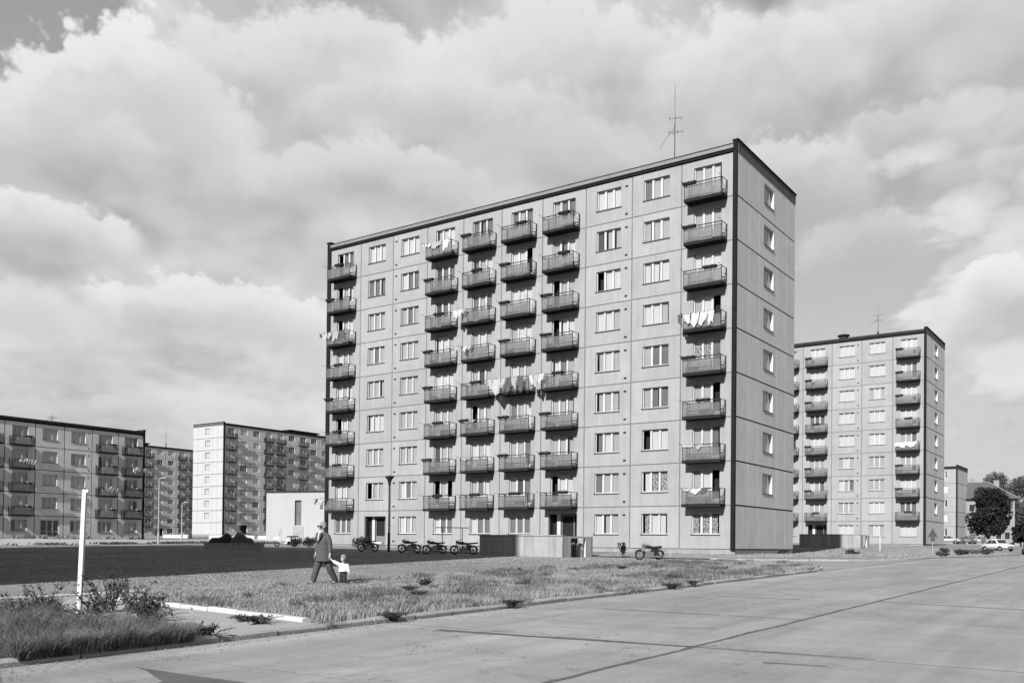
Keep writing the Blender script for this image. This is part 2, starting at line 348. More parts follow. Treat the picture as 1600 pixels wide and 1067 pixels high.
def copy_tree(o, parent=None, links={}):
    c = o.copy(); COL.objects.link(c); c.parent = parent
    for ch in [x for x in KIDS.get(o.name, [])]: copy_tree(ch, c)
    return c
KIDS = {}
def index_kids(root):
    def rec(o):
        KIDS[o.name] = list(o.children)
        for ch in o.children: rec(ch)
    rec(root)
def npmesh(name, verts, loops, starts, totals, m):
    me = bpy.data.meshes.new(name)
    me.vertices.add(len(verts)); me.vertices.foreach_set('co', np.asarray(verts, np.float32).ravel())
    me.loops.add(len(loops)); me.loops.foreach_set('vertex_index', np.asarray(loops, np.int32))
    me.polygons.add(len(starts)); me.polygons.foreach_set('loop_start', np.asarray(starts, np.int32)); me.polygons.foreach_set('loop_total', np.asarray(totals, np.int32))
    me.update(calc_edges=True); me.materials.append(MATS[m]); return me

# ------------------------------------------------------------------ terrain
def gz(X, Y):
    X = np.asarray(X, float); Y = np.asarray(Y, float)
    z = np.where(Y < 0, -1.3 + .017*(np.maximum(Y, -75)+55), -.365) + .006*np.clip(36-X, 0, 120)
    t = np.clip((48-X)/14, 0, 1)
    q = np.clip((Y-8)/54, 0, 1); rise = np.where(Y < 62, .775*q*q*(3-2*q), .0125*np.clip(Y, 0, 100))
    return z + np.where(Y > 0, rise*t*t*(3-2*t), 0)
def g1(x, y): return float(gz(x, y))
def grid_sheet(name, xs, ys, off, m, kind='structure', parent=None, warp=None):
    xs = np.asarray(xs); ys = np.asarray(ys)
    X, Y = np.meshgrid(xs, ys)
    if warp: X, Y = warp(X, Y)
    Z = gz(X, Y) + (off(X, Y) if callable(off) else off)
    V = np.stack([X, Y, Z], -1).reshape(-1, 3); nx, ny = len(xs), len(ys)
    i, j = np.meshgrid(np.arange(nx-1), np.arange(ny-1)); a = (j*nx+i).ravel()
    L = np.stack([a, a+1, a+nx+1, a+nx], -1)
    me = npmesh(name, V, L.ravel(), np.arange(len(L))*4, np.full(len(L), 4), m)
    o = ob(name, me, parent)
    if kind: o['kind'] = kind
    return o
LAWN = .06
# the wide ground, out to the horizon
xs = np.concatenate([np.linspace(-2500, -330, 8), np.linspace(-300, -90, 8), np.linspace(-80, 33, 20), np.linspace(34, 62, 29), np.linspace(70, 300, 9), np.linspace(600, 2500, 5)])
ys = np.concatenate([np.linspace(-600, -100, 5), [-75, -60, -40, -20, 0], np.linspace(5, 100, 20), np.linspace(120, 400, 8), np.linspace(600, 3500, 6)])
grid_sheet('ground', xs, ys, -.09, 'lawn')

# ---- road of concrete slabs
road = ob('road', None, kind='structure'); 
grid_sheet('joint_filler', [47.5, 53, 60.5], list(np.arange(-80, 0.1, 10)) + [31, 32], -.001, 'tar', kind=None, parent=road)
def slab(x0, x1, y0, y1):
    b = MB(); z = lambda x, y: g1(x, y)
    t = [(x0, y0, z(x0, y0)), (x1, y0, z(x1, y0)), (x1, y1, z(x1, y1)), (x0, y1, z(x0, y1))]
    c = .0005; ti = [(x0+c, y0+c, t[0][2]), (x1-c, y0+c, t[1][2]), (x1-c, y1-c, t[2][2]), (x0+c, y1-c, t[3][2])]
    lo = [(p[0], p[1], p[2]-.0008) for p in t]; bt = [(p[0], p[1], p[2]-.16) for p in t]
    b.loft([bt, lo, ti], cap=False); n = len(b.v); b.f.append((n-4, n-3, n-2, n-1)); return b
Y0 = -43.72
for k in range(-8, 16):
    ya, yb = Y0 + 4.56*k, Y0 + 4.56*(k+1)
    if ya > 30: break
    yb = min(yb, 31.9)
    for (xa, xb) in ((47.52, 52.93), (52.975, 58.2), (58.23, 60.5)):
        ja = .024 if k == 0 else .009; jb = .024 if k+1 == 0 else .009
        if ya < 0 < yb:
            ob('road_slab', slab(xa, xb, ya+ja, -.004).mesh('road_slab', 'road_concrete'), road)
            ob('road_slab', slab(xa, xb, -.001, yb-jb).mesh('road_slab', 'road_concrete'), road)
        else:
            ob('road_slab', slab(xa, xb, ya+ja, yb-jb).mesh('road_slab', 'road_concrete'), road)
grid_sheet('road_surface', [47.52, 52, 56, 60.5], list(np.linspace(31.92, 100, 15)) + [150, 220, 320], 0.0, 'road_concrete', kind=None, parent=road)
def seam(x0, y0, x1, y1, w0, w1, m_, seed, n=40):
    rr = random.Random(seed); b = MB(); d = Vector((x1-x0, y1-y0)).normalized(); nn = Vector((-d.y, d.x)); wob = 0
    for i in range(n+1):
        t = i/n; wob = wob*.7 + rr.uniform(-.012, .012); hw_ = (w0+(w1-w0)*t)*rr.uniform(.65, 1.2)/2; c = Vector((x0+(x1-x0)*t, y0+(y1-y0)*t)) + nn*wob
        for sgn in (-1, 1): q = c+nn*hw_*sgn; b.v.append((q.x, q.y, g1(q.x, q.y)+.004))
    for i in range(n): b.f.append((2*i, 2*i+1, 2*i+3, 2*i+2))
    ob('tar_seam', b.mesh('tar_seam', m_), road)
seam(48.9, -44.1, 53.0, -43.74, .24, .10, 'tar', 1); seam(53.0, -43.74, 55.2, -43.6, .09, .05, 'tar_worn', 2)
seam(49.0, -39.23, 51.4, -39.2, .07, .12, 'tar_worn', 3); seam(51.6, -39.2, 52.9, -39.17, .08, .05, 'tar_worn', 4)
seam(53.0, -34.2, 57.6, -35.2, .10, .13, 'tar_worn', 5); seam(49.5, -34.6, 51.4, -34.6, .06, .08, 'tar_worn', 6)
seam(52.95, -51.5, 52.95, -8.0, .075, .085, 'tar_seamed', 7, 260); seam(52.96, -8.0, 52.96, 28, .09, .09, 'tar_worn', 8, 120)
seam(54.2, -44.6, 54.9, -44.5, .12, .08, 'tar_worn', 9, 10)
# tarred repair across one slab near the kerb
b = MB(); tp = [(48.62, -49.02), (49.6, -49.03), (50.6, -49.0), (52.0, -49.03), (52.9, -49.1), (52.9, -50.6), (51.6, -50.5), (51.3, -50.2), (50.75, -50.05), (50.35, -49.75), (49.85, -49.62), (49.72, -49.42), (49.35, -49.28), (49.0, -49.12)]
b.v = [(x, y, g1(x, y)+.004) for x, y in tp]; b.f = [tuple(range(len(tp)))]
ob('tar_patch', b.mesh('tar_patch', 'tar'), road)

# ---- lawns
def xr1(Y):
    return np.interp(Y, [-90, -21, -19, -17, -15.2, -13.8, -12.7, -12.2], [47.28, 47.28, 47.05, 46.5, 45.6, 44.3, 42.2, 40.2])
def warp1(S, Y): return -60 + (xr1(Y)+60)*S, Y
s_ = np.concatenate([np.linspace(0, .7, 15), np.linspace(.72, 1, 30)])
grid_sheet('lawn', s_, np.concatenate([np.linspace(-90, -22, 60), np.linspace(-21, -12.2, 24)]), LAWN, 'lawn', warp=warp1)
def xr2(Y):
    return np.interp(Y, [-9.2, -8.9, -8.2, -7, -5.5, -4, -2, 2, 40, 60, 75, 90], [38, 41, 43.4, 45.2, 46.3, 46.9, 47.15, 47.28, 47.0, 45, 39, 36])
def warp2(S, Y): return -60 + (xr2(Y)+60)*S, Y
grid_sheet('lawn', s_, np.concatenate([np.linspace(-9.2, -3, 14), np.linspace(-2, 90, 60)]), LAWN, 'lawn', warp=warp2)
grid_sheet('lawn', np.linspace(-60, 20, 30), np.linspace(-12.21, -9.19, 4), LAWN, 'lawn')
grid_sheet('lawn', np.linspace(60.7, 140, 30), np.linspace(-90, 300, 60), LAWN, 'lawn')
# drive along the building and its mouth on the road
grid_sheet('drive', np.linspace(12, 47.5, 50), np.concatenate([np.linspace(-22, 0, 30), [2]]), .012, 'asphalt')
# bare trodden earth in front of the five-storey block
def warp3(X, Y):
    e = (X-X.max())/(X.min()-X.max())
    return X + (1-e)*(np.sin(Y*.9)*.9 + np.sin(Y*.37+1)*2.2 + np.sin(Y*2.3)*.4), Y
grid_sheet('earth', np.linspace(-51.5, -15.5, 30), np.linspace(-60, 72, 150), LAWN+.03, 'dirt', warp=warp3)
grid_sheet('earth', np.linspace(-15.6, 4, 14), np.linspace(6, 70, 40), LAWN+.02, 'dirt')
# sidewalk along the road and the crossing walk
grid_sheet('pavement', np.linspace(38.25, 40.2, 8), np.linspace(-75, -42.6, 60), LAWN+.012, 'path')
grid_sheet('pavement', np.linspace(40.2, 47.27, 20), np.linspace(-47.2, -45.0, 12), LAWN+.016, 'path', warp=lambda X, Y: (X, Y + (47.27-X)*.13))

# ---- kerbs of single stones
KERB = bpy.data.meshes.new('x')
def kerb_line(root, pts, L, wid, h, m, skip=lambda i: False, jit=.01, base=0.0, name='kerb_stone'):
    pts = [Vector((p[0], p[1])) for p in pts]; cum = [0]
    for a, c in zip(pts, pts[1:]): cum.append(cum[-1]+(c-a).length)
    def at(s):
        for i in range(len(pts)-1):
            if s <= cum[i+1] or i == len(pts)-2:
                t = (s-cum[i])/(cum[i+1]-cum[i]); return pts[i].lerp(pts[i+1], t)
    n = int(cum[-1]/L)
    mb = MB(); g = .012
    ring = [(-wid/2, -.25), (wid/2, -.25), (wid/2, h-.03), (wid/2-.03, h), (-wid/2+.02, h), (-wid/2, h-.02)]
    mb.loft([[(x, -L/2+g, z) for x, z in ring], [(x, L/2-g, z) for x, z in ring]])
    me = mb.mesh(name, m)
    for i in range(n):
        if skip(i): continue
        a, c = at(i*L), at((i+1)*L); mid = (a+c)/2; d = c-a
        o = ob(name, me, root); za, zc_ = g1(*a), g1(*c)
        o.location = (mid.x + random.uniform(-jit, jit), mid.y, (za+zc_)/2 + base + random.uniform(-jit, jit))
        o.rotation_euler = (math.atan2(zc_-za, d.length) + random.uniform(-.012, .012), random.uniform(-.03, .03), math.atan2(-d.x, d.y) + random.uniform(-.012, .012))
k1 = ob('kerb', None, kind='structure')
cv = [(47.38, -62), (47.38, -21)] + [(float(xr1(y))+.1, y) for y in (-19.5, -18, -16.5, -15.2, -14.2, -13.4, -12.7)] + [(40.4, -12.1), (36, -12.1)]
kerb_line(k1, cv, 1.0, .2, LAWN+.03, 'kerb', jit=.014)
k2 = ob('kerb', None, kind='structure')
kerb_line(k2, [(38.5, -9.3), (41, -9.0)] + [(float(xr2(y))+.1, y) for y in (-8.2, -7, -5.5, -4, -2, 2)] + [(47.38, 20), (47.1, 42)], 1.0, .2, LAWN+.03, 'kerb')
k3 = ob('kerb', None, kind='structure')
kerb_line(k3, [(46.9, -44.93), (39.9, -43.95)], 1.0, .16, LAWN+.09, 'kerb_pale', jit=.012)
k4 = ob('kerb', None, kind='structure')
kerb_line(k4, [(38.15, -66), (38.15, -42)], 1.0, .12, LAWN+.07, 'kerb_pale', jit=.014)
kerb_line(k4, [(38.15, -42), (38.15, -14)], 1.0, .07, LAWN+.04, 'kerb', skip=lambda i: (i*7) % 5 == 0, jit=.012)
k5 = ob('kerb', None, kind='structure')
kerb_line(k5, [(60.6, -60), (60.6, 40)], 1.0, .2, LAWN+.035, 'kerb')

# ------------------------------------------------------------------ panel buildings
H = 2.772; BW = 3.6
CACHE = {}
def cells(xs, zs, solid, y0, y1):
    """wall slab with openings: xs, zs are cuts, solid(i,j) says whether the cell is wall"""
    b = MB(); nx, nz = len(xs)-1, len(zs)-1
    S = lambda i, j: 0 <= i < nx and 0 <= j < nz and solid(i, j)
    for i in range(nx):
        for j in range(nz):
            if not S(i, j): continue
            a, c, p, q = xs[i], xs[i+1], zs[j], zs[j+1]
            b.quad((a, y0, p), (c, y0, p), (c, y0, q), (a, y0, q)); b.quad((c, y1, p), (a, y1, p), (a, y1, q), (c, y1, q))
            if not S(i-1, j): b.quad((a, y1, p), (a, y0, p), (a, y0, q), (a, y1, q))
            if not S(i+1, j): b.quad((c, y0, p), (c, y1, p), (c, y1, q), (c, y0, q))
            if not S(i, j-1): b.quad((a, y1, p), (c, y1, p), (c, y0, p), (a, y0, p))
            if not S(i, j+1): b.quad((a, y0, q), (c, y0, q), (c, y1, q), (a, y1, q))
    return b
WX0, WX1, WZ0, WZ1, T = .86, 2.74, .94, 2.30, .21
PW = (WX1-WX0)/3
def panel_mesh(kind, m, gap=.044):
    key = ('panel', kind, m, gap)
    if key not in CACHE:
        x0, x1, z0, z1 = gap, BW-gap, gap*.8, H-gap*.8
        if kind == 'W': b = cells([x0, WX0, WX1, x1], [z0, WZ0, WZ1, z1], lambda i, j: not (i == 1 and j == 1), 0, T)
        elif kind == 'Bl': b = cells([x0, WX0, WX0+PW, WX1, x1], [z0, .14, WZ0, WZ1, z1], lambda i, j: not ((i in (1, 2) and j == 2) or (i == 1 and j == 1)), 0, T)
        elif kind == 'Br': b = cells([x0, WX0, WX1-PW, WX1, x1], [z0, .14, WZ0, WZ1, z1], lambda i, j: not ((i in (1, 2) and j == 2) or (i == 2 and j == 1)), 0, T)
        elif kind == 'E': b = cells([x0, .72, 3.08, x1], [z0, .3, 2.34, z1], lambda i, j: not (i == 1 and j == 1), 0, T)
        elif kind == 'F': b = cells([x0, 1.0, 2.0, x1], [z0, WZ0, WZ1, z1], lambda i, j: not (i == 1 and j == 1), 0, T)
        else: b = cells([x0, x1], [z0, z1], lambda i, j: True, 0, T)
        CACHE[key] = b.mesh('facade_panel', m)
    return CACHE[key]
def frame_mesh(door, detail):
    key = ('frame', door, detail)
    if key not in CACHE:
        b = MB(); y0, y1 = .115, .175; e = .055
        b.box(WX0, WX1, y0, y1, WZ1-e, WZ1)
        for i in range(4):
            x = WX0 + PW*i; hw = .075 if i in (1, 2) else .0
            a, c = (x-hw, x+hw) if hw else ((x, x+.06) if i == 0 else (x-.06, x))
            b.box(a, c, y0+.002*i, y1, (WZ0 if not door else (.14 if (door == 'l' and i <= 1) or (door == 'r' and i >= 2) else WZ0)), WZ1-e)
        for i in range(3):
            zb = .14 if (door == 'l' and i == 0) or (door == 'r' and i == 2) else WZ0
            b.box(WX0+PW*i+.05, WX0+PW*(i+1)-.05, y0+.012, y1-.012, zb, zb + (.3 if zb < .5 else .07))
        CACHE[key] = b.mesh('frame', 'white_paint')
    return CACHE[key]
def pane_mesh(zb):
    key = ('pane', zb)
    if key not in CACHE:
        b = MB(); b.box(.07, PW-.07, .143, .149, zb+.065, WZ1-.055); CACHE[key] = b.mesh('pane', 'glass')
    return CACHE[key]
def pane_all(mname, glass=True):
    key = ('paneall', mname, glass)
    if key not in CACHE:
        b = MB(); b.box(WX0+.05, WX1-.05, .143, .152, WZ0+.06, WZ1-.05); CACHE[key] = b.mesh('pane', mname)
    return CACHE[key]
def curtain_mesh(zb, m, seed, w0=.0, w1=1.0, top=0.0):
    key = ('curt', zb, m, seed, w0, w1, round(top, 2))
    if key not in CACHE:
        rr = random.Random(seed); b = MB(); n = 14; xs_ = [.03 + (PW-.06)*(w0 + (w1-w0)*i/n) for i in range(n+1)]
        ph = rr.uniform(0, 6); fr = rr.uniform(14, 22); base = len(b.v)
        for z in (zb+.03, WZ1-.04-top):
            for x in xs_: b.v.append((x, .225 + .022*math.sin(x*fr*2+ph) + .01*math.sin(x*9+ph*2), z))
        for i in range(n): b.f.append((i, i+1, n+2+i, n+1+i))
        CACHE[key] = b.mesh('curtain', m)
    return CACHE[key]
def sill_mesh():
    if 'sill' not in CACHE:
        CACHE['sill'] = MB().box(WX0-.07, WX1+.05, -.07, .12, WZ0-.045, WZ0-.002).mesh('sill', 'sill')
    return CACHE['sill']
CM = {'W': 'curtain_white', 'L': 'curtain_light', 'G': 'curtain_grey', 'D': 'curtain_dark', 'P': 'curtain_lace'}
def window(parent, u, z, door, detail, code, sill=True, name='window'):
    """code: three letters for the casements; W L G D P curtains, O standing open, - bare"""
    o = ob(name, frame_mesh(door, detail), parent, (u, 0, z))
    if detail == 2:
        for i in range(3):
            zb = .33 if (door == 'l' and i == 0) or (door == 'r' and i == 2) else WZ0
            c = code[i]
            if c == 'O': continue
            ob('pane', pane_mesh(zb), o, (WX0+PW*i, 0, 0))
            if c in CM:
                half = random.random()
                w0, w1 = (0, 1) if half < .8 else ((0, .72) if half < .9 else (.25, 1))
                top = random.choice([0, 0, 0, .08, .0])
                ob('curtain', curtain_mesh(zb, CM[c], random.randrange(5), w0, w1, top), o, (WX0+PW*i, 0, 0))
    elif detail == 1:
        ob('pane', pane_all('glass'), o)
        key = ('curt1', code)
        if key not in CACHE:
            b = MB(); me = bpy.data.meshes.new('curtain'); mats = []
            vs, fs, mi = [], [], []
            for i in range(3):
                c = code[i]
                if c not in CM: continue
                n = 8
                if CM[c] not in mats: mats.append(CM[c])
                base = len(vs)
                for zz in (WZ0+.03, WZ1-.04):
                    for k in range(n+1): vs.append((WX0+PW*(i+.03+.94*k/n), .225+.02*math.sin(k*2.3+i), zz))
                for k in range(n): fs.append((base+k, base+k+1, base+n+2+k, base+n+1+k)); mi.append(mats.index(CM[c]))
            me.from_pydata(vs, [], fs); me.update()
            for q in mats: me.materials.append(MATS[q])
            if mats: me.polygons.foreach_set('material_index', mi)
            CACHE[key] = me
        if len(CACHE[key].polygons): ob('curtain', CACHE[key], o)
    else:
        ob('pane', pane_all('pane_'+code[0]), o)
    if sill and not door and detail > 0: ob('sill', sill_mesh(), o)
    return o
for k, v in (('W', .42), ('L', .22), ('G', .10), ('D', .03), ('O', .02), ('P', .12)):
    mat('pane_'+k, v, .15, .3, 1.5, spec=.6)
P = .86; BX0, BX1 = .52, 3.12
def balcony_parts(detail):
    key = ('balc', detail)
    if key in CACHE: return CACHE[key]
    sl = MB().box(BX0, BX1, -P, -.002, -.11, .08)
    if detail == 2:
        r = MB(); s = .022
        for x in (BX0+.03, BX1-.03):
            r.box(x-s, x+s, -P+.02, -P+.064, .07, 1.06); r.box(x-s*1.5, x+s*1.5, -.07, -.004, -.02, 1.06)
            r.box(x-.014, x+.014, -P+.064, -.07, 1.02, 1.055); r.box(x-.01, x+.01, -P+.064, -.07, .16, .185)
            r.tube([(x, -P+.06, .19), (x, -.07, 1.0)], .010, 4)
            r.tube([(x, -P+.06, .62), (x, -.07, .62)], .009, 4)
        r.box(BX0+.052, BX1-.052, -P+.015, -P+.066, 1.015, 1.065); r.box(BX0+.052, BX1-.052, -P+.03, -P+.05, .85, .89); r.box(BX0+.052, BX1-.052, -P+.03, -P+.05, .135, .175)
        for x in (BX0+.52, BX0+1.1, BX1-.7): r.box(x-.012, x+.012, -P+.028, -P+.054, .16, 1.02)
        pl = MB().box(BX0+.54, BX1-.06, -P-.004, -P+.012, .10, .84)
        ep = MB().box(BX0+.05, BX0+.52, -P+.0, -P+.012, .10, .84)
        arm = MB().tube([(0, -P+.02, 1.05), (0, -P-.55, 1.10)], .012, 5)
        for t in (.2, .35, .5): arm.tube([(-.03, -P-t, 1.05+.09*t), (.03, -P-t, 1.05+.09*t)], .006, 4)
        out = [('slab', sl.mesh('slab', 'slab')), ('railing', r.mesh('railing', 'steel')), ('front_panel', pl.mesh('front_panel', 'wired_glass')), ('end_panel', ep.mesh('end_panel', 'wire_mesh')), ('drying_arm', arm.mesh('drying_arm', 'steel'))]
    else:
        r = MB()
        for x in (BX0+.03, BX1-.03):
            r.box(x-.025, x+.025, -P+.01, -P+.06, .07, 1.06); r.box(x-.03, x+.03, -.06, -.004, -.02, 1.06); r.box(x-.015, x+.015, -P+.06, -.06, 1.02, 1.055)
            r.tube([(x, -P+.06, .19), (x, -.07, 1.0)], .012, 4)
        r.box(BX0+.055, BX1-.055, -P+.015, -P+.066, 1.015, 1.065); r.box(BX0+.055, BX1-.055, -P+.03, -P+.055, .88, .92)
        pl = MB().box(BX0+.06, BX1-.06, -P-.004, -P+.012, .10, .86)
        out = [('slab', sl.mesh('slab', 'slab')), ('railing', r.mesh('railing', 'steel')), ('front_panel', pl.mesh('front_panel', 'wired_glass'))]
    CACHE[key] = out; return out
def balcony(parent, u, z, detail):
    parts = balcony_parts(detail)
    o = ob('balcony', None, parent, (u, 0, z))
    for nm, me in parts:
        if nm == 'drying_arm': continue
        ob(nm, me, o)
    if detail == 2:
        for x in (BX0+.03, BX1-.03): ob('drying_arm', parts[4][1], o, (x, 0, 0))
    return o
def rand_code(rr):
    t = rr.random()
    if t < .30: return 'WWW'
    if t < .58: return 'LLL'
    if t < .72: return 'GGG'
    if t < .80: return 'LWL'
    if t < .86: return 'OWW'
    if t < .92: return 'DLL'
    if t < .96: return 'DDD'
    return 'WLG'
GY = [0.0, 2.02, 3.9, 7.36, 9.2, 11.05]
def building(name, label, cat, loc, rotz, pattern, ns, detail, entr=(), doors=None, codes=None, gables=('plain', 'plain'),
             wall='facade', gwall=('gable_render', 'gable_render'), seed=1, jw=.044, back=True, panes3=True, glazed=False, plinth_h=1.4, gap_mat='joint'):
    rr = random.Random(seed)
    root = thing(name, label, cat, loc, rotz)
    n = len(pattern); W = n*BW; top = ns*H; Dp = GY[-1]
    # core, rear wall, roof
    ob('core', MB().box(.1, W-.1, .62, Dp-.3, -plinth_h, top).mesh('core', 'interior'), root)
    if back: ob('rear_wall', MB().box(-.1, W+.1, Dp-.25, Dp, 0, top+.3).mesh('rear_wall', wall), root)
    ob('roof', MB().box(-.1, W+.1, .25, Dp-.26, top+.02, top+.28).mesh('roof', 'roofing'), root)
    js = MB()
    for i in range(1, n): js.box(i*BW-jw-.04, i*BW+jw+.04, .022, T-.03, 0.002, top-.002)
    for k in range(1, ns): js.box(.02, W-.02, .024, T-.032, k*H-jw-.03, k*H+jw+.03)
    js.box(.0, W, T+.002, T+.01, 0, 0.05)
    ob('joint_strip', js.mesh('joint_strip', gap_mat), root)
    ob('plinth', MB().box(.02, W-.02, .04, .6, -plinth_h, -.004).mesh('plinth', 'plinth'), root)
    # cornice: dark fascia, pale gutter, dark edge
    ob('fascia', MB().box(.12, W-.06, -.10, .245, top+.012, top+.20).mesh('fascia', 'fin'), root)
    ob('gutter', MB().box(.12, W-.06, -.17, .242, top+.203, top+.43).mesh('gutter', 'gutter' if detail == 2 else 'fascia'), root)
    ob('roof_edge', MB().box(.12, W-.06, -.19, .25, top+.433, top+.485).mesh('roof_edge', 'fin'), root)
    # facade panels, windows, balconies
    for i, t in enumerate(pattern):
        for k in range(ns):
            g = (k == 0)
            ent = g and i in entr
            isb = t == 'B' and not g
            dr = (doors or {}).get(i, 'l' if i % 2 else 'r')
            kind = 'E' if ent else (('B'+dr) if isb else ('F' if t == 'F' else 'W'))
            ob('facade_panel', panel_mesh(kind, wall, jw), root, (i*BW, 0, k*H))
            if ent and glazed: glazed_door(root, i*BW); continue
            if ent: entrance(root, i*BW, detail); continue
            code = (codes or {}).get((i, k)) or rand_code(rr)
            if t == 'F':
                o = ob('window', CACHE.setdefault('fr2', MB().box(1.0, 2.0, .12, .18, WZ1-.08, WZ1).box(1.0, 1.08, .12, .18, WZ0, WZ1-.08).box(1.92, 2.0, .12, .18, WZ0, WZ1-.08).box(1.42, 1.58, .12, .18, WZ0, WZ1-.08).box(1.08, 1.42, .125, .18, WZ0, WZ0+.1).box(1.58, 1.92, .125, .18, WZ0, WZ0+.1).mesh('window', 'white_paint')), root, (i*BW, 0, k*H))
                ob('pane', CACHE.setdefault(('p2', code[0]), MB().box(1.07, 1.93, .15, .16, WZ0+.05, WZ1-.07).mesh('pane', 'pane_'+code[0])), o); continue
            window(root, i*BW, k*H, dr if isb else '', detail, code)
            if isb: balcony(root, i*BW, k*H, detail)
            if t in ('v', 'V') and detail > 0:
                x = .33 if t == 'v' else 3.16
                for z in (.34, 2.22):
                    ob('vent', CACHE.setdefault('vent', MB().box(-.1, .1, -.012, .03, -.065, .065).mesh('vent', 'vent')), root, (i*BW+x, 0, k*H+z))
    # gable walls with end fins and parapet
    for side in (0, 1):
        xg = -.30 if side == 0 else W + .17
        x_in = 0.0 if side == 0 else W
        sgn = -1 if side == 0 else 1
        gm = gwall[side]
        gt = abs(xg-x_in)-.05
        gx = [.06, 4.72, 6.63, Dp-.02]; gzs = [-plinth_h]
        for k in range(1, ns): gzs += [k*H+.95, k*H+2.33]
        gzs.append(top+.3)
        gc = cells(gx, gzs, lambda i, j: not (gables[side] == 'windows' and i == 1 and j % 2 == 1), .05, .05+gt)
        gco = ob('gable_core', gc.mesh('gable_core', 'dark_joint'), root, (xg, 0, 0), R(90))
        if not side: gco.scale = (1, -1, 1)
        ob('corner_fin', MB().box(*(sorted((xg+sgn*.004, x_in-sgn*.10))), -.10, .055, -.05, top+.75).mesh('corner_fin', 'fin'), root)
        ob('gable_plinth', MB().box(*(sorted((xg-sgn*.03, x_in))), .056, Dp-.03, -plinth_h, -.006).mesh('gable_plinth', 'plinth'), root)
        ob('parapet', MB().box(*(sorted((xg+sgn*.03, x_in-sgn*.08))), .058, Dp+.02, top-.03, top+.63).mesh('parapet', 'parapet'), root)
        ob('parapet_cap', MB().box(*(sorted((xg+sgn*.09, x_in-sgn*.12))), -.13, Dp+.06, top+.633, top+.74).mesh('parapet_cap', 'fin'), root)
        for k in range(ns):
            for c in range(5):
                a, e = GY[c] + (.06 if c == 0 else .022), GY[c+1]-.022
                z1 = H-.05 if k < ns-1 else H-.035
                win = c == 2 and k > 0 and gables[side] == 'windows'
                key = ('gp', c, k == ns-1, win, gm)
                if key not in CACHE:
                    if win: b = cells([a, 4.75, 6.6, e], [.05, .98, 2.30, z1], lambda i, j: not (i == 1 and j == 1), 0, .10)
                    else: b = cells([a, e], [.05, z1], lambda i, j: True, 0, .10)
                    CACHE[key] = b.mesh('gable_panel', gm)
                o = ob('gable_panel', CACHE[key], root)
                o.location = (xg, 0, k*H); o.rotation_euler = (0, 0, R(90)) if side else (0, 0, R(90))
                if not side: o.scale = (1, -1, 1)
                if win:
                    key = ('gw', detail)
                    if key not in CACHE:
                        b = MB(); y0, y1 = .16, .20
                        b.box(4.75, 6.6, y0, y1, 2.24, 2.30); b.box(4.75, 6.6, y0, y1, .98, 1.05)
                        for x in (4.75, 5.33, 5.95, 6.54): b.box(x, x+.07, y0+.002, y1-.002, 1.05, 2.24)
                        CACHE[key] = b.mesh('window', 'white_paint')
                        CACHE[('gwp')] = MB().box(4.8, 6.57, .172, .178, 1.0, 2.27).mesh('pane', 'glass')
                        CACHE[('gwc')] = MB().box(4.8, 6.57, .23, .24, 1.0, 2.27).mesh('curtain', 'curtain_white')
                        CACHE[('gws')] = MB().box(4.7, 6.65, -.05, .15, .94, .978).mesh('sill', 'sill')
                        CACHE['gwr'] = MB().box(4.6, 4.75, .10, .30, .9, 2.4).box(6.6, 6.75, .10, .3, .9, 2.4).box(4.75, 6.6, .10, .3, 2.30, 2.4).box(4.75, 6.6, .1, .3, .9, .98).mesh('reveal', gm)
                    wo_ = ob('window', CACHE[key], root, (xg, 0, k*H), R(90))
                    if not side: wo_.scale = (1, -1, 1)
                    ob('pane', CACHE['gwp'], wo_); ob('curtain', CACHE['gwc'], wo_); ob('sill', CACHE['gws'], wo_); ob('reveal', CACHE['gwr'], wo_)
    return root
def glazed_door(root, u):
    b = MB(); y0, y1 = .08, .16
    b.box(.722, .82, y0, y1, .302, 2.338); b.box(2.98, 3.078, y0, y1, .302, 2.338); b.box(.82, 2.98, y0+.002, y1, 2.24, 2.338)
    for x in (1.50, 2.22): b.box(x, x+.12, y0+.003, y1, .302, 2.24)
    b.box(.82, 1.5, y0+.004, y1, .302, .42); b.box(1.62, 2.22, y0+.004, y1, .302, .42); b.box(2.34, 2.98, y0+.004, y1, .302, .42); b.box(.82, 2.98, y0+.01, y1-.01, .9, .96)
    e = ob('entrance', b.mesh('entrance', 'white_paint'), root, (u, 0, 0))
    for x0, x1 in ((.8, 1.52), (1.6, 2.24), (2.32, 3.0)): ob('pane', MB().box(x0, x1, .125, .132, .35, 2.28).mesh('pane', 'pane_O'), e)
    ob('steps', MB().box(1.3, 2.6, -.5, -.004, -.8, .28).box(1.2, 2.7, -.9, -.503, -.8, .08).mesh('steps', 'kerb_pale'), e)
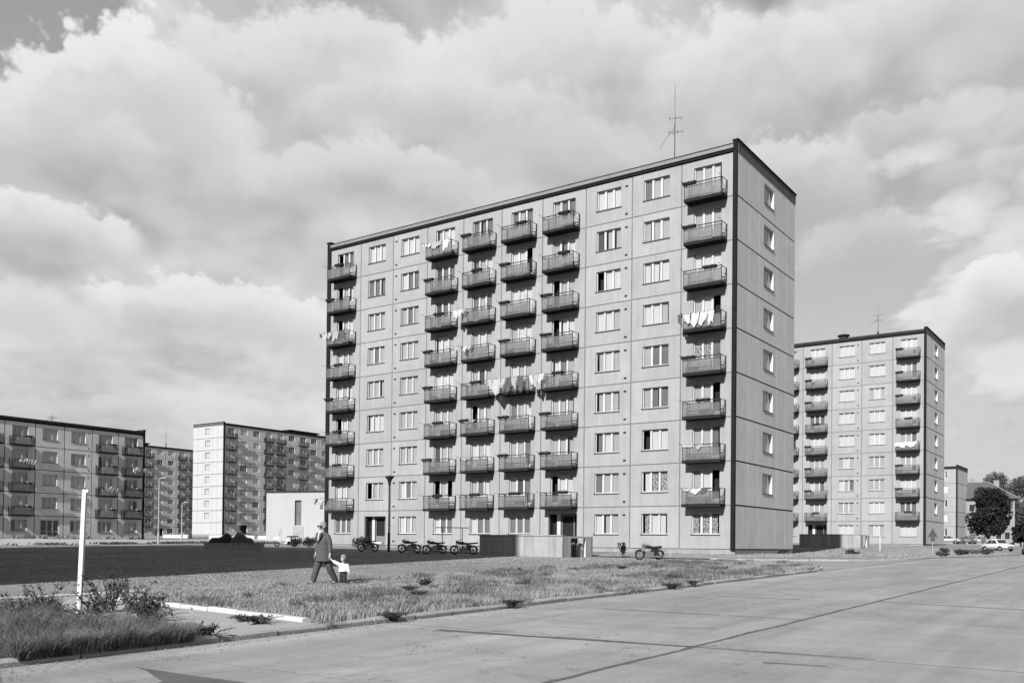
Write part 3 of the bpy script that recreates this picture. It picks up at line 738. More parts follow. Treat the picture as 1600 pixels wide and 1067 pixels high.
def entrance(root, u, detail):
    e = ob('entrance', None, root, (u, 0, 0))
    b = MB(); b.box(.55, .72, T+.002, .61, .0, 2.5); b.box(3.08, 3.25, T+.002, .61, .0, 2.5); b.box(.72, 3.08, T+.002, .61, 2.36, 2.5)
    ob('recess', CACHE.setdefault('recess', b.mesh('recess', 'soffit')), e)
    ob('door', CACHE.setdefault('entdoor', MB().box(1.5, 1.58, .52, .57, .32, 2.3).box(2.5, 2.58, .52, .57, .32, 2.3).box(1.58, 2.5, .525, .57, 2.2, 2.3).box(1.58, 2.5, .525, .57, .32, .75).mesh('door', 'door_wood')), e)
    ob('side_panel', CACHE.setdefault('entside', MB().box(1.16, 1.46, .45, .5, .302, 2.35).mesh('side_panel', 'concrete_end')), e)
    ob('floor', CACHE.setdefault('entfloor', MB().box(.74, 3.06, .01, .60, .1, .3).mesh('floor', 'kerb')), e)
    st = MB().box(1.5, 3.0, -.4, -.004, -.8, .26).box(1.6, 3.0, -.75, -.403, -.8, .1).box(1.6, 3.0, -1.1, -.753, -.8, -.06)
    ob('steps', CACHE.setdefault('entsteps', st.mesh('steps', 'kerb_pale')), e)

codes = {}
def col(i, s):           # casement codes from the top storey down to the first
    for j, c in enumerate(s.split()): codes[(i, 8-j)] = c
col(0, 'OGG OLW OLW WLL WLW OWL LLL WWL GGG'); col(1, 'WWW GGG LLL LGL LLL WWW LLL OLL x')
col(2, 'WWW WGG LGL LLL LLL LLL LLL WGL WLL'); col(3, 'LWW DGG DGL WWL WWW LLL DLL OLO WGG')
col(4, 'GGG GLW GLG LWL LDL OLL WLW LGW WGG'); col(5, 'GLG WWO WWW LWW WLL GLW LLG LDG GGG')
col(6, 'LGG LGW OLL OWW WGL LLL LLL OWW x'); col(7, 'WWW DLL OWW WWL LWL LLL GWL GLL WLL')
col(8, 'GLL LLL WWW WWL LGG LGG OWW WPP PWW'); col(9, 'LLW LLL WWW LWO PPG LLO LLG LWO PPP')
PAT = ['B', 'W', 'v', 'B', 'B', 'B', 'B', 'V', 'W', 'B']
DOORS = {0: 'l', 3: 'l', 4: 'l', 5: 'r', 6: 'l', 9: 'r'}
main = building('apartment_building', 'large nine storey panel apartment block in the middle with columns of balconies', 'building',
                (0, 0, 0), 0, PAT, 9, 2, (1, 6), DOORS, codes, ('plain', 'windows'), seed=3)
PATE = PAT
right_b = building('apartment_building', 'nine storey panel block in the background just right of the large block', 'building',
                   (34.93-36, 61.94, .638), 0, PATE, 9, 1, (1, 6), DOORS, {(9, 0): 'WWW', (9, 8): 'WWW', (8, 7): 'WWW', (8, 5): 'WWW', (7, 6): 'WWW', (7, 0): 'WWW', (9, 4): 'LLG'}, ('plain', 'windows'), seed=11)
left_b = building('apartment_building', 'dark sidelit five storey panel block at the left edge', 'building',
                  (-52.755, 16.88-7*BW, .231), R(90), ['W', 'B', 'B', 'W', 'V', 'B', 'B'], 5, 1, (3,), {2: 'l', 5: 'l', 6: 'l', 1: 'l'}, None, seed=5, jw=.05, glazed=True, gap_mat='dark_joint', wall='facade_pale')
tower = building('apartment_building', 'nine storey block in the left background with a bright white gable end', 'building',
                 (-116.43, 78.54, 1.585), R(90), ['B', 'W', 'W', 'B', 'B', 'W', 'B', 'W', 'W', 'B'], 9, 0, (1,), None, None, ('windows', 'plain'), gwall=('gable_white', 'gable_render'), seed=8, wall='facade_pale')
far_b = building('apartment_building', 'distant dark nine storey block between the five storey block and the white gable', 'building',
                 (-174.2, 88.3, 1.25), R(90), ['W', 'W', 'B', 'W', 'W', 'B', 'B', 'W'], 9, 0, (3,), None, None, seed=9, wall='facade_pale')
small_b = building('apartment_building', 'small five storey block at the far right behind the right background block', 'building',
                   (25.415-4*BW, 139.46, 1.66), 0, ['F', 'F', 'F', 'F'], 5, 0, (), None, None, seed=12, wall='facade', gwall=('gable_render', 'gable_render'))
near_b = building('apartment_building', 'nine storey block left outside the picture, shading the lawn', 'building',
                  (32.85-36, -55.2, -2.2), 0, PAT, 9, 0, (1, 6), DOORS, None, seed=14, plinth_h=1.4)

# low white hall between the tower and the large block
hall = thing('low_hall', 'low windowless white hall with one tall recessed window left of the large block', 'building', (-37.26, 24.6, .55), R(14))
def hp(nm, b, m, par=hall): return ob(nm, b.mesh(nm, m), par)
hp('wall', cells([0, 4.35, 5.35, 14], [-.6, 1.75, 4.95, 6.0], lambda i, j: not (i == 1 and j == 1), 0, .5), 'pale_wall')
hp('side_wall', MB().box(0, .4, .502, 9, -.6, 6.0), 'pale_wall'); hp('roof', MB().box(-.1, 14.1, -.08, 9.1, 6.003, 6.12), 'roofing')
hp('roof_edge', MB().box(-.12, 14.12, -.12, -.083, 5.98, 6.15), 'fascia')
hp('inner_wall', MB().box(3.9, 5.8, .9, 1.0, 0, 5.5), 'interior')
nw = hp('window', MB().box(4.35, 4.45, .3, .36, 1.75, 4.95).box(5.25, 5.35, .3, .36, 1.75, 4.95).box(4.45, 5.25, .3, .36, 4.85, 4.95).box(4.45, 5.25, .3, .36, 1.75, 1.85), 'grey_paint')
ob('pane', MB().box(4.44, 5.26, .325, .335, 1.84, 4.86).mesh('pane', 'pane_G'), nw)
hp('base_panel', MB().box(4.1, 5.75, -.03, -.004, -.5, 1.6), 'kerb')
hw = hp('window', MB().box(8.0, 8.7, -.02, .0, 3.6, 5.0), 'white_paint'); ob('pane', MB().box(8.1, 8.6, -.03, -.022, 3.75, 4.9).mesh('pane', 'pane_G'), hw)
wl = thing('low_wall', 'long low white wall in the sun in front of the white hall', 'wall', (0, 0, 0))
for i in range(6):
    x = -53 + i*4.6; y = 27.5 + i*.55
    ob('wall_section', MB().box(x+.02, x+4.58, y, y+.3, g1(x, y)-.6, g1(x, y)+.62 + (.002*i)).mesh('wall_section', 'pale_strip'), wl)
wl2 = thing('low_wall', 'short low white wall behind the corner of the five storey block', 'wall', (0, 0, 0), me=MB().box(-73.5, -66.3, 34, 34.3, .2, 1.12).mesh('low_wall', 'pale_strip'))

# ------------------------------------------------------------------ laundry and flower boxes
ORD = ['ground', 'first', 'second', 'third', 'fourth', 'fifth', 'sixth', 'seventh', 'eighth']
COLS = {0: 'leftmost', 3: 'second', 4: 'third', 5: 'fourth', 6: 'fifth', 9: 'rightmost'}
boxm = MB().loft([[(-.42, -.10, 0), (.42, -.10, 0), (.42, .10, 0), (-.42, .10, 0)], [(-.46, -.13, .17), (.46, -.13, .17), (.46, .13, .17), (-.46, .13, .17)]])
def leafclump(n, sx, sy, sz, size, rr, up=.0):
    b = MB()
    for _ in range(n):
        p = Vector((rr.uniform(-sx, sx), rr.uniform(-sy, sy), rr.uniform(0, sz)+up)); a = Vector((rr.gauss(0, 1), rr.gauss(0, 1), rr.gauss(0, 1))).normalized()*size; c = a.orthogonal().normalized()*size*.6
        b.quad(p-a, p+c*.8, p+a, p-c*.8)
    return b
box_me = boxm.mesh('trough', 'planter')
plant_me = [leafclump(40, .42, .12, .10, .05, random.Random(i), .14).mesh('plants', 'weed_leaf') for i in range(3)]
boxes = {0: 'M.L.LMMLMM', 3: '.LML LML'}
FB = {0: {8: 'M', 7: 'L', 5: 'M', 4: 'L', 3: 'M', 2: 'M'}, 3: {7: 'L', 6: 'M', 5: 'L', 4: 'L', 3: 'M', 2: 'L', 1: 'M'},
      4: {8: 'L', 7: 'M', 4: 'M', 3: 'L', 1: 'M'}, 5: {8: 'R', 7: 'L', 6: 'L', 5: 'L', 3: 'L', 2: 'L', 1: 'M'},
      6: {8: 'R', 7: 'R', 6: 'L', 5: 'L', 4: 'M', 3: 'L', 2: 'L', 1: 'R'}, 9: {8: 'L', 7: 'L', 6: 'R', 4: 'L', 3: 'M'}}
def flower_box(root_loc, rotz, u, z, pos, label, group):
    x = {'L': BX0+.42, 'M': (BX0+BX1)/2+.15, 'R': BX1-.75}[pos]
    m_ = Matrix.Translation(root_loc) @ Matrix.Rotation(rotz, 4, 'Z')
    o = thing('flower_box', label, 'flower box', m_ @ Vector((u+x, -P-.06, z+.93)), rotz, group)
    ob('trough', box_me, o); ob('plants', random.choice(plant_me), o)
for i, d in FB.items():
    for k, pos in d.items():
        flower_box((0, 0, 0), 0, i*BW, k*H, pos, 'dark flower box on %s floor balcony, %s balcony column of the large block' % (ORD[k], COLS[i]), 'flower boxes on the balconies of the large block')
for k in range(1, 9):
    for i in (9, 6):
        if k == 4 and i == 9: continue
        flower_box((34.93-36, 61.94, .638), 0, i*BW, k*H, 'M' if k in (1, 5) else 'L', 'dark flower box on %s floor %s balcony of the right background block' % (ORD[k], 'right' if i == 9 else 'left'), 'flower boxes on the balconies of the right background block')
for k in range(1, 5):
    for i, nm in ((6, 'rightmost'), (5, 'second rightmost'), (2, 'third from right')):
        if (k, i) in ((2, 5), (3, 6), (3, 2)): continue
        flower_box((-52.755, 16.88-7*BW, .231), R(90), i*BW, k*H, 'R', 'dark flower box on %s floor %s balcony of the five storey block' % (ORD[k], nm), 'flower boxes on the balconies of the five storey block')

def laundry(loc, rotz, label, pieces, group='laundry hung on the balconies'):
    """pieces: (x, width, drop, material)"""
    o = thing('laundry', label, 'laundry', loc, rotz, group)
    x0 = min(p[0] for p in pieces)-.1; x1 = max(p[0]+p[1] for p in pieces)+.1
    ob('line', MB().tube([(x0, 0, 0), ((x0+x1)/2, 0, -.03), (x1, 0, 0)], .008, 4).mesh('line', 'steel'), o)
    for i, (x, wd, dr, m_) in enumerate(pieces):
        rr = random.Random(i*31+int(wd*100)); n = 8; b = MB()
        for j in range(6):
            t = j/5
            for q in range(n+1):
                s = q/n; sag = -.05*math.sin(math.pi*s)
                b.v.append((x+wd*s*(1-.14*t) + .07*math.sin(t*3+i)*t, .05*math.sin(s*11+i+t*2)+.03*t*rr.uniform(-1, 1), sag - dr*t*(1-.22*math.sin(s*5+i*1.7)) + .012))
        for j in range(5):
            for q in range(n): a = j*(n+1)+q; b.f.append((a, a+1, a+n+2, a+n+1))
        ob('cloth', b.mesh('cloth', m_, True), o)
CWH, CGR, CDK = 'cloth_white', 'cloth_grey', 'cloth_dark'
def lab(k, c): return '%s floor balcony, %s balcony column of the large block' % (ORD[k], c)
laundry((3*BW, -P-.12, 8*H+1.1), 0, 'rug and washing on the ' + lab(8, 'second'), [(.25, .55, .22, CWH), (.85, .35, .3, CWH), (1.25, 1.1, .42, CGR), (2.4, .5, .75, CWH)])
laundry((0, -P-.2, 6*H+1.08), 0, 'white washing on the ' + lab(6, 'leftmost'), [(-.15, .35, .35, CDK), (.3, .5, .55, CWH), (.9, .45, .45, CWH), (1.5, .6, .7, CGR), (2.3, .6, .6, CDK)])
laundry((4*BW, -P-.35, 6*H+1.05), 0, 'white washing beside the ' + lab(6, 'third'), [(-.05, .5, .55, CWH), (.45, .45, .45, CWH), (.95, .3, .3, CGR)])
laundry((4*BW, -P-.35, 5*H+1.05), 0, 'small washing on the ' + lab(5, 'third'), [(.1, .3, .3, CWH), (.95, .45, .4, CWH), (1.5, .3, .3, CWH)])
laundry((5*BW, -P-.45, 4*H+1.05), 0, 'sheets and clothes on the ' + lab(4, 'fourth'), [(-.3, .5, .6, CWH), (.2, .75, 1.0, CWH), (1.0, .4, .6, CWH), (1.45, .4, .9, CDK), (1.95, .4, .75, CGR), (2.45, .5, .9, CDK)])
laundry((6*BW, -P-.45, 4*H+1.05), 0, 'white towels left on the ' + lab(4, 'fifth'), [(-.2, .35, .6, CWH), (.2, .4, .75, CWH), (.65, .45, .55, CWH)])
laundry((9*BW, -P-.15, 5*H+1.05), 0, 'white shirts on the ' + lab(5, 'rightmost'), [(.6, .5, .55, CWH), (1.15, .55, .75, CWH), (1.75, .55, .7, CWH), (2.35, .35, .8, CWH), (.3, .28, .7, CDK)])
laundry((9*BW, -P-.1, 1*H+1.07), 0, 'white bedding on the ' + lab(1, 'rightmost'), [(.6, .6, .15, CWH), (1.2, .7, .3, CWH), (1.9, .5, .3, CDK)])
laundry((9*BW, -P-.1, 2*H+1.06), 0, 'pale cloth on the ' + lab(2, 'rightmost'), [(.55, .8, .12, CWH), (1.6, .3, .3, CGR)])
laundry((4*BW, -P-.1, 3*H+1.06), 0, 'small white things on the ' + lab(3, 'third'), [(.6, .4, .16, CWH), (1.1, .5, .18, CWH), (1.7, .4, .14, CWH)])
laundry((4*BW, -P-.1, 2*H+1.06), 0, 'pale bundle on the ' + lab(2, 'third'), [(.7, .5, .2, CWH), (1.25, .4, .14, CGR)])
laundry((0, -P-.3, 1*H+1.06), 0, 'white scarf on the ' + lab(1, 'leftmost'), [(.1, .4, .45, CWH), (.55, .3, .3, CWH), (-.3, .3, .4, CDK)])
E_ = (34.93-36, 61.94, .638)
laundry((E_[0]+9*BW, E_[1]-P-.1, E_[2]+4*H+1.06), 0, 'long white sheet over a fourth floor balcony of the right background block', [(.45, 1.3, .62, CWH), (1.7, 1.3, .55, CWH)])
A_ = (-52.755, 16.88-7*BW, .231)
def la(i, k, label, pcs): laundry((A_[0]+P+.2, A_[1]+i*BW, A_[2]+k*H+1.06), R(90), label, pcs)
la(2, 3, 'white washing on the top-but-one left balcony of the five storey block', [(1.2, .7, .35, CWH), (2.0, .5, .4, CWH), (2.6, .8, .55, CWH)])
la(5, 2, 'washing on the second floor, second rightmost balcony of the five storey block', [(.7, .5, .3, CDK), (1.2, .7, .4, CWH), (1.9, .6, .45, CWH), (2.5, .7, .6, CWH)])
la(6, 3, 'white sheets on the third floor rightmost balcony of the five storey block', [(1.4, .5, .6, CWH), (2.0, .6, .35, CWH), (3.0, .5, .35, CWH)])

# ------------------------------------------------------------------ roofs: aerials and huts
def antenna(loc, h, label, rot=.4):
    o = thing('roof_antenna', label, 'antenna', loc, rot, 'television antennas on the roofs')
    ob('mast', MB().tube([(0, 0, 0), (0, 0, h*.62)], .032, 6).tube([(0, 0, h*.6), (0, 0, h)], .012, 5).mesh('mast', 'steel'), o)
    for z, L_, n in ((h*.52, .9, 4), (h*.66, .8, 3)):
        b = MB().tube([(-L_*.5, 0, z), (L_*.6, 0, z+.02)], .015, 4)
        for q in range(n):
            x = -L_*.45 + L_*q/(n-1); b.tube([(x, -.42+.05*q, z), (x, .42-.05*q, z)], .010, 4)
        ob('crossbar', b.mesh('crossbar', 'steel'), o)
    ob('guy_wire', MB().tube([(0, 0, h*.58), (-1.0, .1, h*.38)], .012, 4).mesh('guy_wire', 'steel'), o)
    ob('bracket', MB().box(-.12, .12, -.12, .12, 0, .35).box(-.09, .09, -.09, .09, .35, h*.22).mesh('bracket', 'steel'), o)
antenna((30.3, 3.3, 25.2), 6.9, 'tall television aerial on the roof of the large block near its right end')
antenna((29.1, 64.0, .638+25.2), 4.6, 'television aerial on the roof of the right background block')
antenna((-54.5, 5.4, .231+14.1), 1.5, 'small television aerial on the roof of the five storey block')
antenna((-118, 113, 1.585+25.2), 6.5, 'thin aerial on the roof of the white gabled block')
antenna((-176, 104, 1.25+25.2), 8.0, 'faint thin aerial on the roof of the distant dark block')
ch = thing('roof_ventilator', 'squat round ventilator on the roof of the right background block', 'ventilator', (24.9, 64.2, .638+25.2))
ob('drum', MB().lathe([(.55, 0), (.55, .9), (.5, .95)], n=14).mesh('drum', 'steel'), ch); ob('cap', MB().lathe([(.75, 1.0), (.75, 1.12), (.1, 1.3)], n=14).mesh('cap', 'steel'), ch)
for (loc, rz, L_, lb) in (((-119.5, 100.5, 1.585+25.04), R(90), 9.0, 'flat dark machine room on the roof of the white gabled block'), ((-177, 92.5, 1.25+25.04), R(90), 6.5, 'flat dark machine room on the roof of the distant dark block')):
    o = thing('roof_hut', lb, 'roof hut', loc, rz); ob('walls', MB().box(0, L_, 0, 4, 0, 1.1).mesh('walls', 'soffit'), o); ob('lid', MB().box(-.4, L_+.4, -.4, 4.4, 1.103, 1.35).mesh('lid', 'fin'), o)

# ------------------------------------------------------------------ bin enclosures
def enclosure(loc, label, L_, Dp, Hh, group):
    o = thing('bin_enclosure', label, 'bin shelter', loc, 0, group); g = -.5
    ob('front_wall', MB().box(0, L_, 0, .16, g, Hh).mesh('front_wall', 'concrete_wall'), o)
    ob('rear_wall', MB().box(0, L_, Dp-.16, Dp, g, Hh-.003).mesh('rear_wall', 'concrete_wall'), o)
    ob('end_wall', MB().box(.003, .16, .163, Dp-.163, g, Hh-.006).mesh('end_wall', 'concrete_wall'), o)
    ob('end_wall', cells([.163, .9, 2.5, Dp-.163], [g, .02, Hh], lambda i, j: i != 1, 0, .18).mesh('end_wall', 'concrete_end'), o, (L_-.003, 0, 0), R(90))
    ob('beam', MB().box(L_-.17, L_-.01, .903, 2.497, Hh-.10, Hh-.004).mesh('beam', 'concrete_end'), o)
    ob('divider', MB().box(L_-1.5, L_-1.4, .165, Dp-.165, g, Hh-.5).mesh('divider', 'kerb_pale'), o)
    ob('coping', MB().box(-.04, L_+.0, -.05, .2, Hh+.003, Hh+.06).mesh('coping', 'kerb'), o)
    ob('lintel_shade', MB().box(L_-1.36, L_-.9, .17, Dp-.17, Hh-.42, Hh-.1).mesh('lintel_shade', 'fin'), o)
    return o
enclosure((25.7, -12.5, -.60), 'concrete bin shelter with streaked wall in front of the large block', 5.64, 3.25, 1.27, 'concrete bin shelters')
ez = g1(31, 37)+.02
enclosure((28.3, 36.8, ez), 'concrete bin shelter half in shade in front of the right background block', 5.9, 3.25, 1.3, 'concrete bin shelters')
def bin_(loc, m_, label):
    o = thing('dustbin', label, 'dustbin', loc, random.uniform(0, 3), 'dustbins in the concrete shelter')
    ob('barrel', MB().lathe([(.21, 0), (.23, .1), (.235, .45), (.25, .47), (.235, .5), (.24, .75)], n=14).mesh('barrel', m_, True), o)
    ob('lid', MB().lathe([(.26, .752), (.26, .79), (.15, .86), (.03, .88)], n=14).mesh('lid', 'zinc', True), o)
    ob('handle', MB().torus((0, 0, .89), .06, .012, 'y', 10, 5).mesh('handle', 'zinc'), o)
bin_((31.0, -11.3, -.58), 'zinc_dark', 'dark dustbin at the left inside the opening of the near bin shelter')
bin_((31.02, -10.75, -.58), 'zinc_dark', 'dark dustbin in the middle inside the opening of the near bin shelter')
bin_((31.0, -10.2, -.58), 'light_paint', 'pale dustbin at the right inside the opening of the near bin shelter')

# ------------------------------------------------------------------ posts, lamps, frame, sign
o = thing('white_post', 'white concrete post leaning slightly in the weeds at the left front', 'post', (42.52, -46.2, g1(42.52, -46.2)+.02)); o.rotation_euler = (R(-.6), R(1.6), R(35))
ob('shaft', MB().loft([[(-.038, -.036, -.3), (.038, -.036, -.3), (.038, .036, -.3), (-.038, .036, -.3)], [(-.034, -.032, 2.17), (.034, -.032, 2.17), (.034, .032, 2.17), (-.034, .032, 2.17)]]).mesh('shaft', 'post_white'), o)
ob('tenon', MB().box(-.03, .075, -.03, .03, 2.173, 2.225).mesh('tenon', 'post_white'), o)
o = thing('street_lamp', 'dark street lamp with conical head in front of the large block', 'street lamp', (16.86, -10.6, g1(16.86, -10.6)+LAWN))
ob('pole', MB().lathe([(.09, -.3), (.08, 1.2), (.055, 1.25), (.05, 4.3)], n=10).mesh('pole', 'steel'), o)
ob('lamp_head', MB().lathe([(.06, 4.3), (.09, 4.45), (.17, 4.7), (.27, 4.8), (.30, 4.84), (.28, 4.9), (.05, 4.94)], n=14).mesh('lamp_head', 'steel', True), o)
for (x, y, h, lb) in ((-13.15, -7.3, 5.55, 'tall thin pale pole beside the right corner of the five storey block'), (-32.3, 8.5, 4.2, 'shorter pale pole farther off before the distant dark block')):
    o = thing('light_pole', lb, 'pole', (x, y, g1(x, y)+LAWN), 0, 'pale light poles on the left')
    ob('pole', MB().lathe([(.10, -.3), (.09, 1.0), (.06, 1.05), (.045, h)], n=8).mesh('pole', 'pole_light'), o)
    ob('lamp_head', MB().tube([(0, 0, h), (.05, 0, h+.12), (.3, .1, h+.2), (.7, .25, h+.18)], [.04, .04, .06, .05], 6).mesh('lamp_head', 'pole_light'), o)
o = thing('carpet_frame', 'dark steel carpet beating frame standing beside the bin shelter', 'carpet frame', (19.0, -6.7, g1(19, -6.7)+LAWN), math.atan2(1.3, 1.83))
for x in (-.67, .67): ob('leg', MB().tube([(x, 0, -.3), (x, 0, 1.55)], .03, 6).mesh('leg', 'steel'), o)
ob('beam', MB().tube([(-1.13, 0, 1.575), (1.13, 0, 1.575)], .033, 6).mesh('beam', 'steel'), o)
zs_ = g1(45.73, 9.74)+LAWN-.06
o = thing('warning_sign', 'dark triangular road sign on a thin pole before the right background block', 'road sign', (45.73, 9.74, zs_), R(28))
ob('pole', MB().tube([(0, 0, -.2), (0, 0, 1.78)], .02, 6).mesh('pole', 'pole_light'), o)
ob('triangle', MB().loft([[(-.32, -.035, 1.29), (.32, -.035, 1.29), (0, -.035, 1.87)], [(-.32, -.022, 1.29), (.32, -.022, 1.29), (0, -.022, 1.87)]]).mesh('triangle', 'sign_back'), o)
ob('plate', MB().box(-.13, .13, -.036, -.022, 1.02, 1.26).mesh('plate', 'sign_back'), o)
for a in (0, 1): ob('clamp', MB().box(-.03, .03, -.022, .025, 1.1+.4*a, 1.14+.4*a).mesh('clamp', 'steel'), o)
o = thing('marker_post', 'short white marker post before the right background block', 'post', (37.93, 28.7, g1(37.93, 28.7)+LAWN), me=MB().lathe([(.05, -.2), (.045, 1.15), (.02, 1.25)], n=8).mesh('marker_post', 'post_white'))

# low concrete parapet on the lawn
o = thing('low_parapet', 'low concrete parapet in the shade with covered scooters behind it', 'wall', (3.6, -15.0, g1(6, -15)+.05), me=MB().box(0, 6.05, 0, .25, -.3, .42).box(-.03, 6.08, -.03, .28, .423, .47).mesh('low_parapet', 'concrete_wall'))

# ------------------------------------------------------------------ motorcycles
def motorcycle(loc, rotz, label, paint='dark_paint', lean=-.1, seatlong=.62):
    o = thing('motorcycle', label, 'motorcycle', loc, rotz, 'motorcycles parked before the large block'); o.rotation_euler = (lean, 0, rotz); o.scale = (.9, .9, .84)
    for x in (-.64, .64):
        wl_ = ob('wheel', MB().torus((x, 0, .31), .265, .045, 'y', 22, 6).mesh('wheel', 'rubber', True), o)
        rim = MB().torus((x, 0, .31), .225, .014, 'y', 20, 5)
        for q in range(9):
            t = q*math.pi/9; rim.tube([(x-.22*math.cos(t), 0, .31-.22*math.sin(t)), (x+.22*math.cos(t), 0, .31+.22*math.sin(t))], .004, 3)
        ob('rim', rim.mesh('rim', 'zinc_dark'), wl_); ob('hub', MB().tube([(x, -.07, .31), (x, .07, .31)], .06, 10).mesh('hub', 'zinc'), wl_)
    fr = MB().tube([(.38, 0, .82), (.28, 0, .45), (.1, 0, .28), (-.25, 0, .28), (-.64, 0, .32)], .022, 6).tube([(.38, 0, .82), (-.1, 0, .72), (-.55, 0, .68)], .02, 6).tube([(-.55, 0, .68), (-.64, 0, .32)], .02, 6).tube([(-.1, 0, .72), (-.25, 0, .28)], .02, 6)
    ob('frame', fr.mesh('frame', paint), o)
    fk = MB()
    for s in (-.08, .08): fk.tube([(.36, s, .95), (.64, s, .31)], .022, 6)
    ob('fork', fk.mesh('fork', 'zinc'), o)
    for x, a0, a1 in ((.64, 20, 150), (-.64, 30, 175)):
        b = MB(); rings = []
        for q in range(9):
            t = R(a0+(a1-a0)*q/8); c_, s_2 = math.cos(t), math.sin(t)
            rings.append([(x+.335*c_, -.07, .31+.335*s_2), (x+.36*c_, 0, .31+.36*s_2), (x+.335*c_, .07, .31+.335*s_2), (x+.325*c_, 0, .31+.325*s_2)])
        b.loft(rings); ob('mudguard', b.mesh('mudguard', paint), o)
    tk = []
    for x, hw_, z0, z1 in ((-.12, .08, .7, .80), (0, .13, .69, .88), (.18, .14, .69, .92), (.32, .10, .74, .9), (.38, .05, .78, .86)):
        tk.append([(x, -hw_*.6, z0), (x, hw_*.6, z0), (x, hw_, (z0+z1)/2), (x, hw_*.6, z1), (x, -hw_*.6, z1), (x, -hw_, (z0+z1)/2)])
    ob('tank', MB().loft(tk).mesh('tank', paint, True), o)
    st = [[(x, -w2, z), (x, w2, z), (x, w2*.8, z+.09), (x, -w2*.8, z+.09)] for x, w2, z in ((-.12, .09, .75), (-.3, .13, .73), (-.12-seatlong*.8, .13, .76), (-.12-seatlong, .09, .78))]
    ob('seat', MB().loft(st).mesh('seat', 'rubber', True), o)
    ob('side_box', MB().box(-.46, -.2, -.16, .16, .32, .68).mesh('side_box', paint), o)
    ob('engine', MB().box(-.24, .26, -.14, .14, .18, .5).lathe([(.1, 0), (.1, .05), (.085, .055), (.1, .06), (.1, .11), (.085, .115), (.1, .12), (.1, .17), (.06, .2)], (.03, 0, .42), 10).mesh('engine', 'zinc'), o)
    ob('exhaust', MB().tube([(.12, .12, .4), (.2, .13, .28), (0, .14, .22), (-.3, .14, .24), (-.85, .15, .27)], [.02, .02, .025, .045, .03], 7).mesh('exhaust', 'chrome', True), o)
    ob('handlebar', MB().tube([(.2, -.36, 1.03), (.3, -.2, 1.05), (.36, 0, .98), (.3, .2, 1.05), (.2, .36, 1.03)], .015, 6).mesh('handlebar', 'chrome', True), o)
    hl = ob('headlight', MB().tube([(.36, 0, .88), (.42, 0, .88), (.52, 0, .88)], [.05, .09, .095], 12).mesh('headlight', paint, True), o)
    ob('lens', MB().tube([(.52, 0, .88), (.54, 0, .88)], [.085, .05], 12).mesh('lens', 'chrome'), hl)
    ob('tail_light', MB().box(-1.02, -.95, -.04, .04, .55, .62).mesh('tail_light', 'grey_paint'), o)
    ob('stand', MB().tube([(-.1, .08, .25), (-.16, .26, .0)], .014, 5).mesh('stand', 'steel'), o)
    return o
def gl(x, y, off=.0): return (x, y, g1(x, y)+off)
CA = math.atan2(-.576, -.817)           # facing towards picture left, square to the view
motorcycle(gl(36.95, -13.3, LAWN), CA+.45, 'dark motorcycle parked alone on the drive near the right corner of the large block', lean=-.14)
motorcycle(gl(16.2, -11.8, LAWN), CA+.85, 'dark motorcycle with shiny parts before the left entrance of the large block', lean=.12)
motorcycle(gl(20.0, -12.1, LAWN), CA+.7, 'small dark motorcycle right of the street lamp', 'dark_paint', .12, .5)
motorcycle(gl(22.6, -12.8, LAWN), CA+.65, 'dark motorcycle below the left leg of the carpet frame', 'dark_paint', .12, .7)
motorcycle(gl(24.4, -12.3, LAWN), CA+.35, 'dark motorcycle with long seat beside the bin shelter wall', 'dark_paint', .1, .85)

# scooters behind the parapet
def scooter(loc, rotz):
    o = thing('scooter', 'white motor scooter with windscreen and dark seat beside the covered scooters', 'scooter', loc, rotz)
    body = []
    for x, hw_, z0, z1 in ((-.95, .06, .35, .5), (-.8, .2, .28, .72), (-.4, .24, .24, .76), (-.05, .2, .22, .6), (.1, .2, .22, .3), (.35, .2, .22, .3), (.48, .22, .25, .62), (.6, .18, .4, .9), (.85, .15, .45, .82), (1.0, .05, .5, .65)):
        body.append([(x, -hw_*.7, z0), (x, hw_*.7, z0), (x, hw_, (z0+z1)/2), (x, hw_*.6, z1), (x, -hw_*.6, z1), (x, -hw_, (z0+z1)/2)])
    ob('body', MB().loft(body).mesh('body', 'white_car', True), o)
    ob('seat', MB().loft([[(x, -w2, z), (x, w2, z), (x, w2*.8, z+.1), (x, -w2*.8, z+.1)] for x, w2, z in ((-.02, .1, .74), (-.3, .16, .77), (-.75, .16, .79), (-.9, .1, .8))]).mesh('seat', 'rubber'), o)
    ob('windscreen', MB().loft([[(.62, -.3, .88), (.62, .3, .88), (.40, .18, 1.38), (.40, -.18, 1.38)], [(.60, -.3, .88), (.60, .3, .88), (.38, .18, 1.38), (.38, -.18, 1.38)]]).mesh('windscreen', 'gutter'), o)
    for x in (-.6, .72): ob('wheel', MB().torus((x, 0, .2), .15, .05, 'y', 16, 6).mesh('wheel', 'rubber'), o)
    ob('handlebar', MB().tube([(.45, -.33, .98), (.55, 0, .95), (.45, .33, .98)], .018, 6).mesh('handlebar', 'chrome'), o)
scooter(gl(2.0, -6.2, LAWN), math.atan2(-.8, -.6))
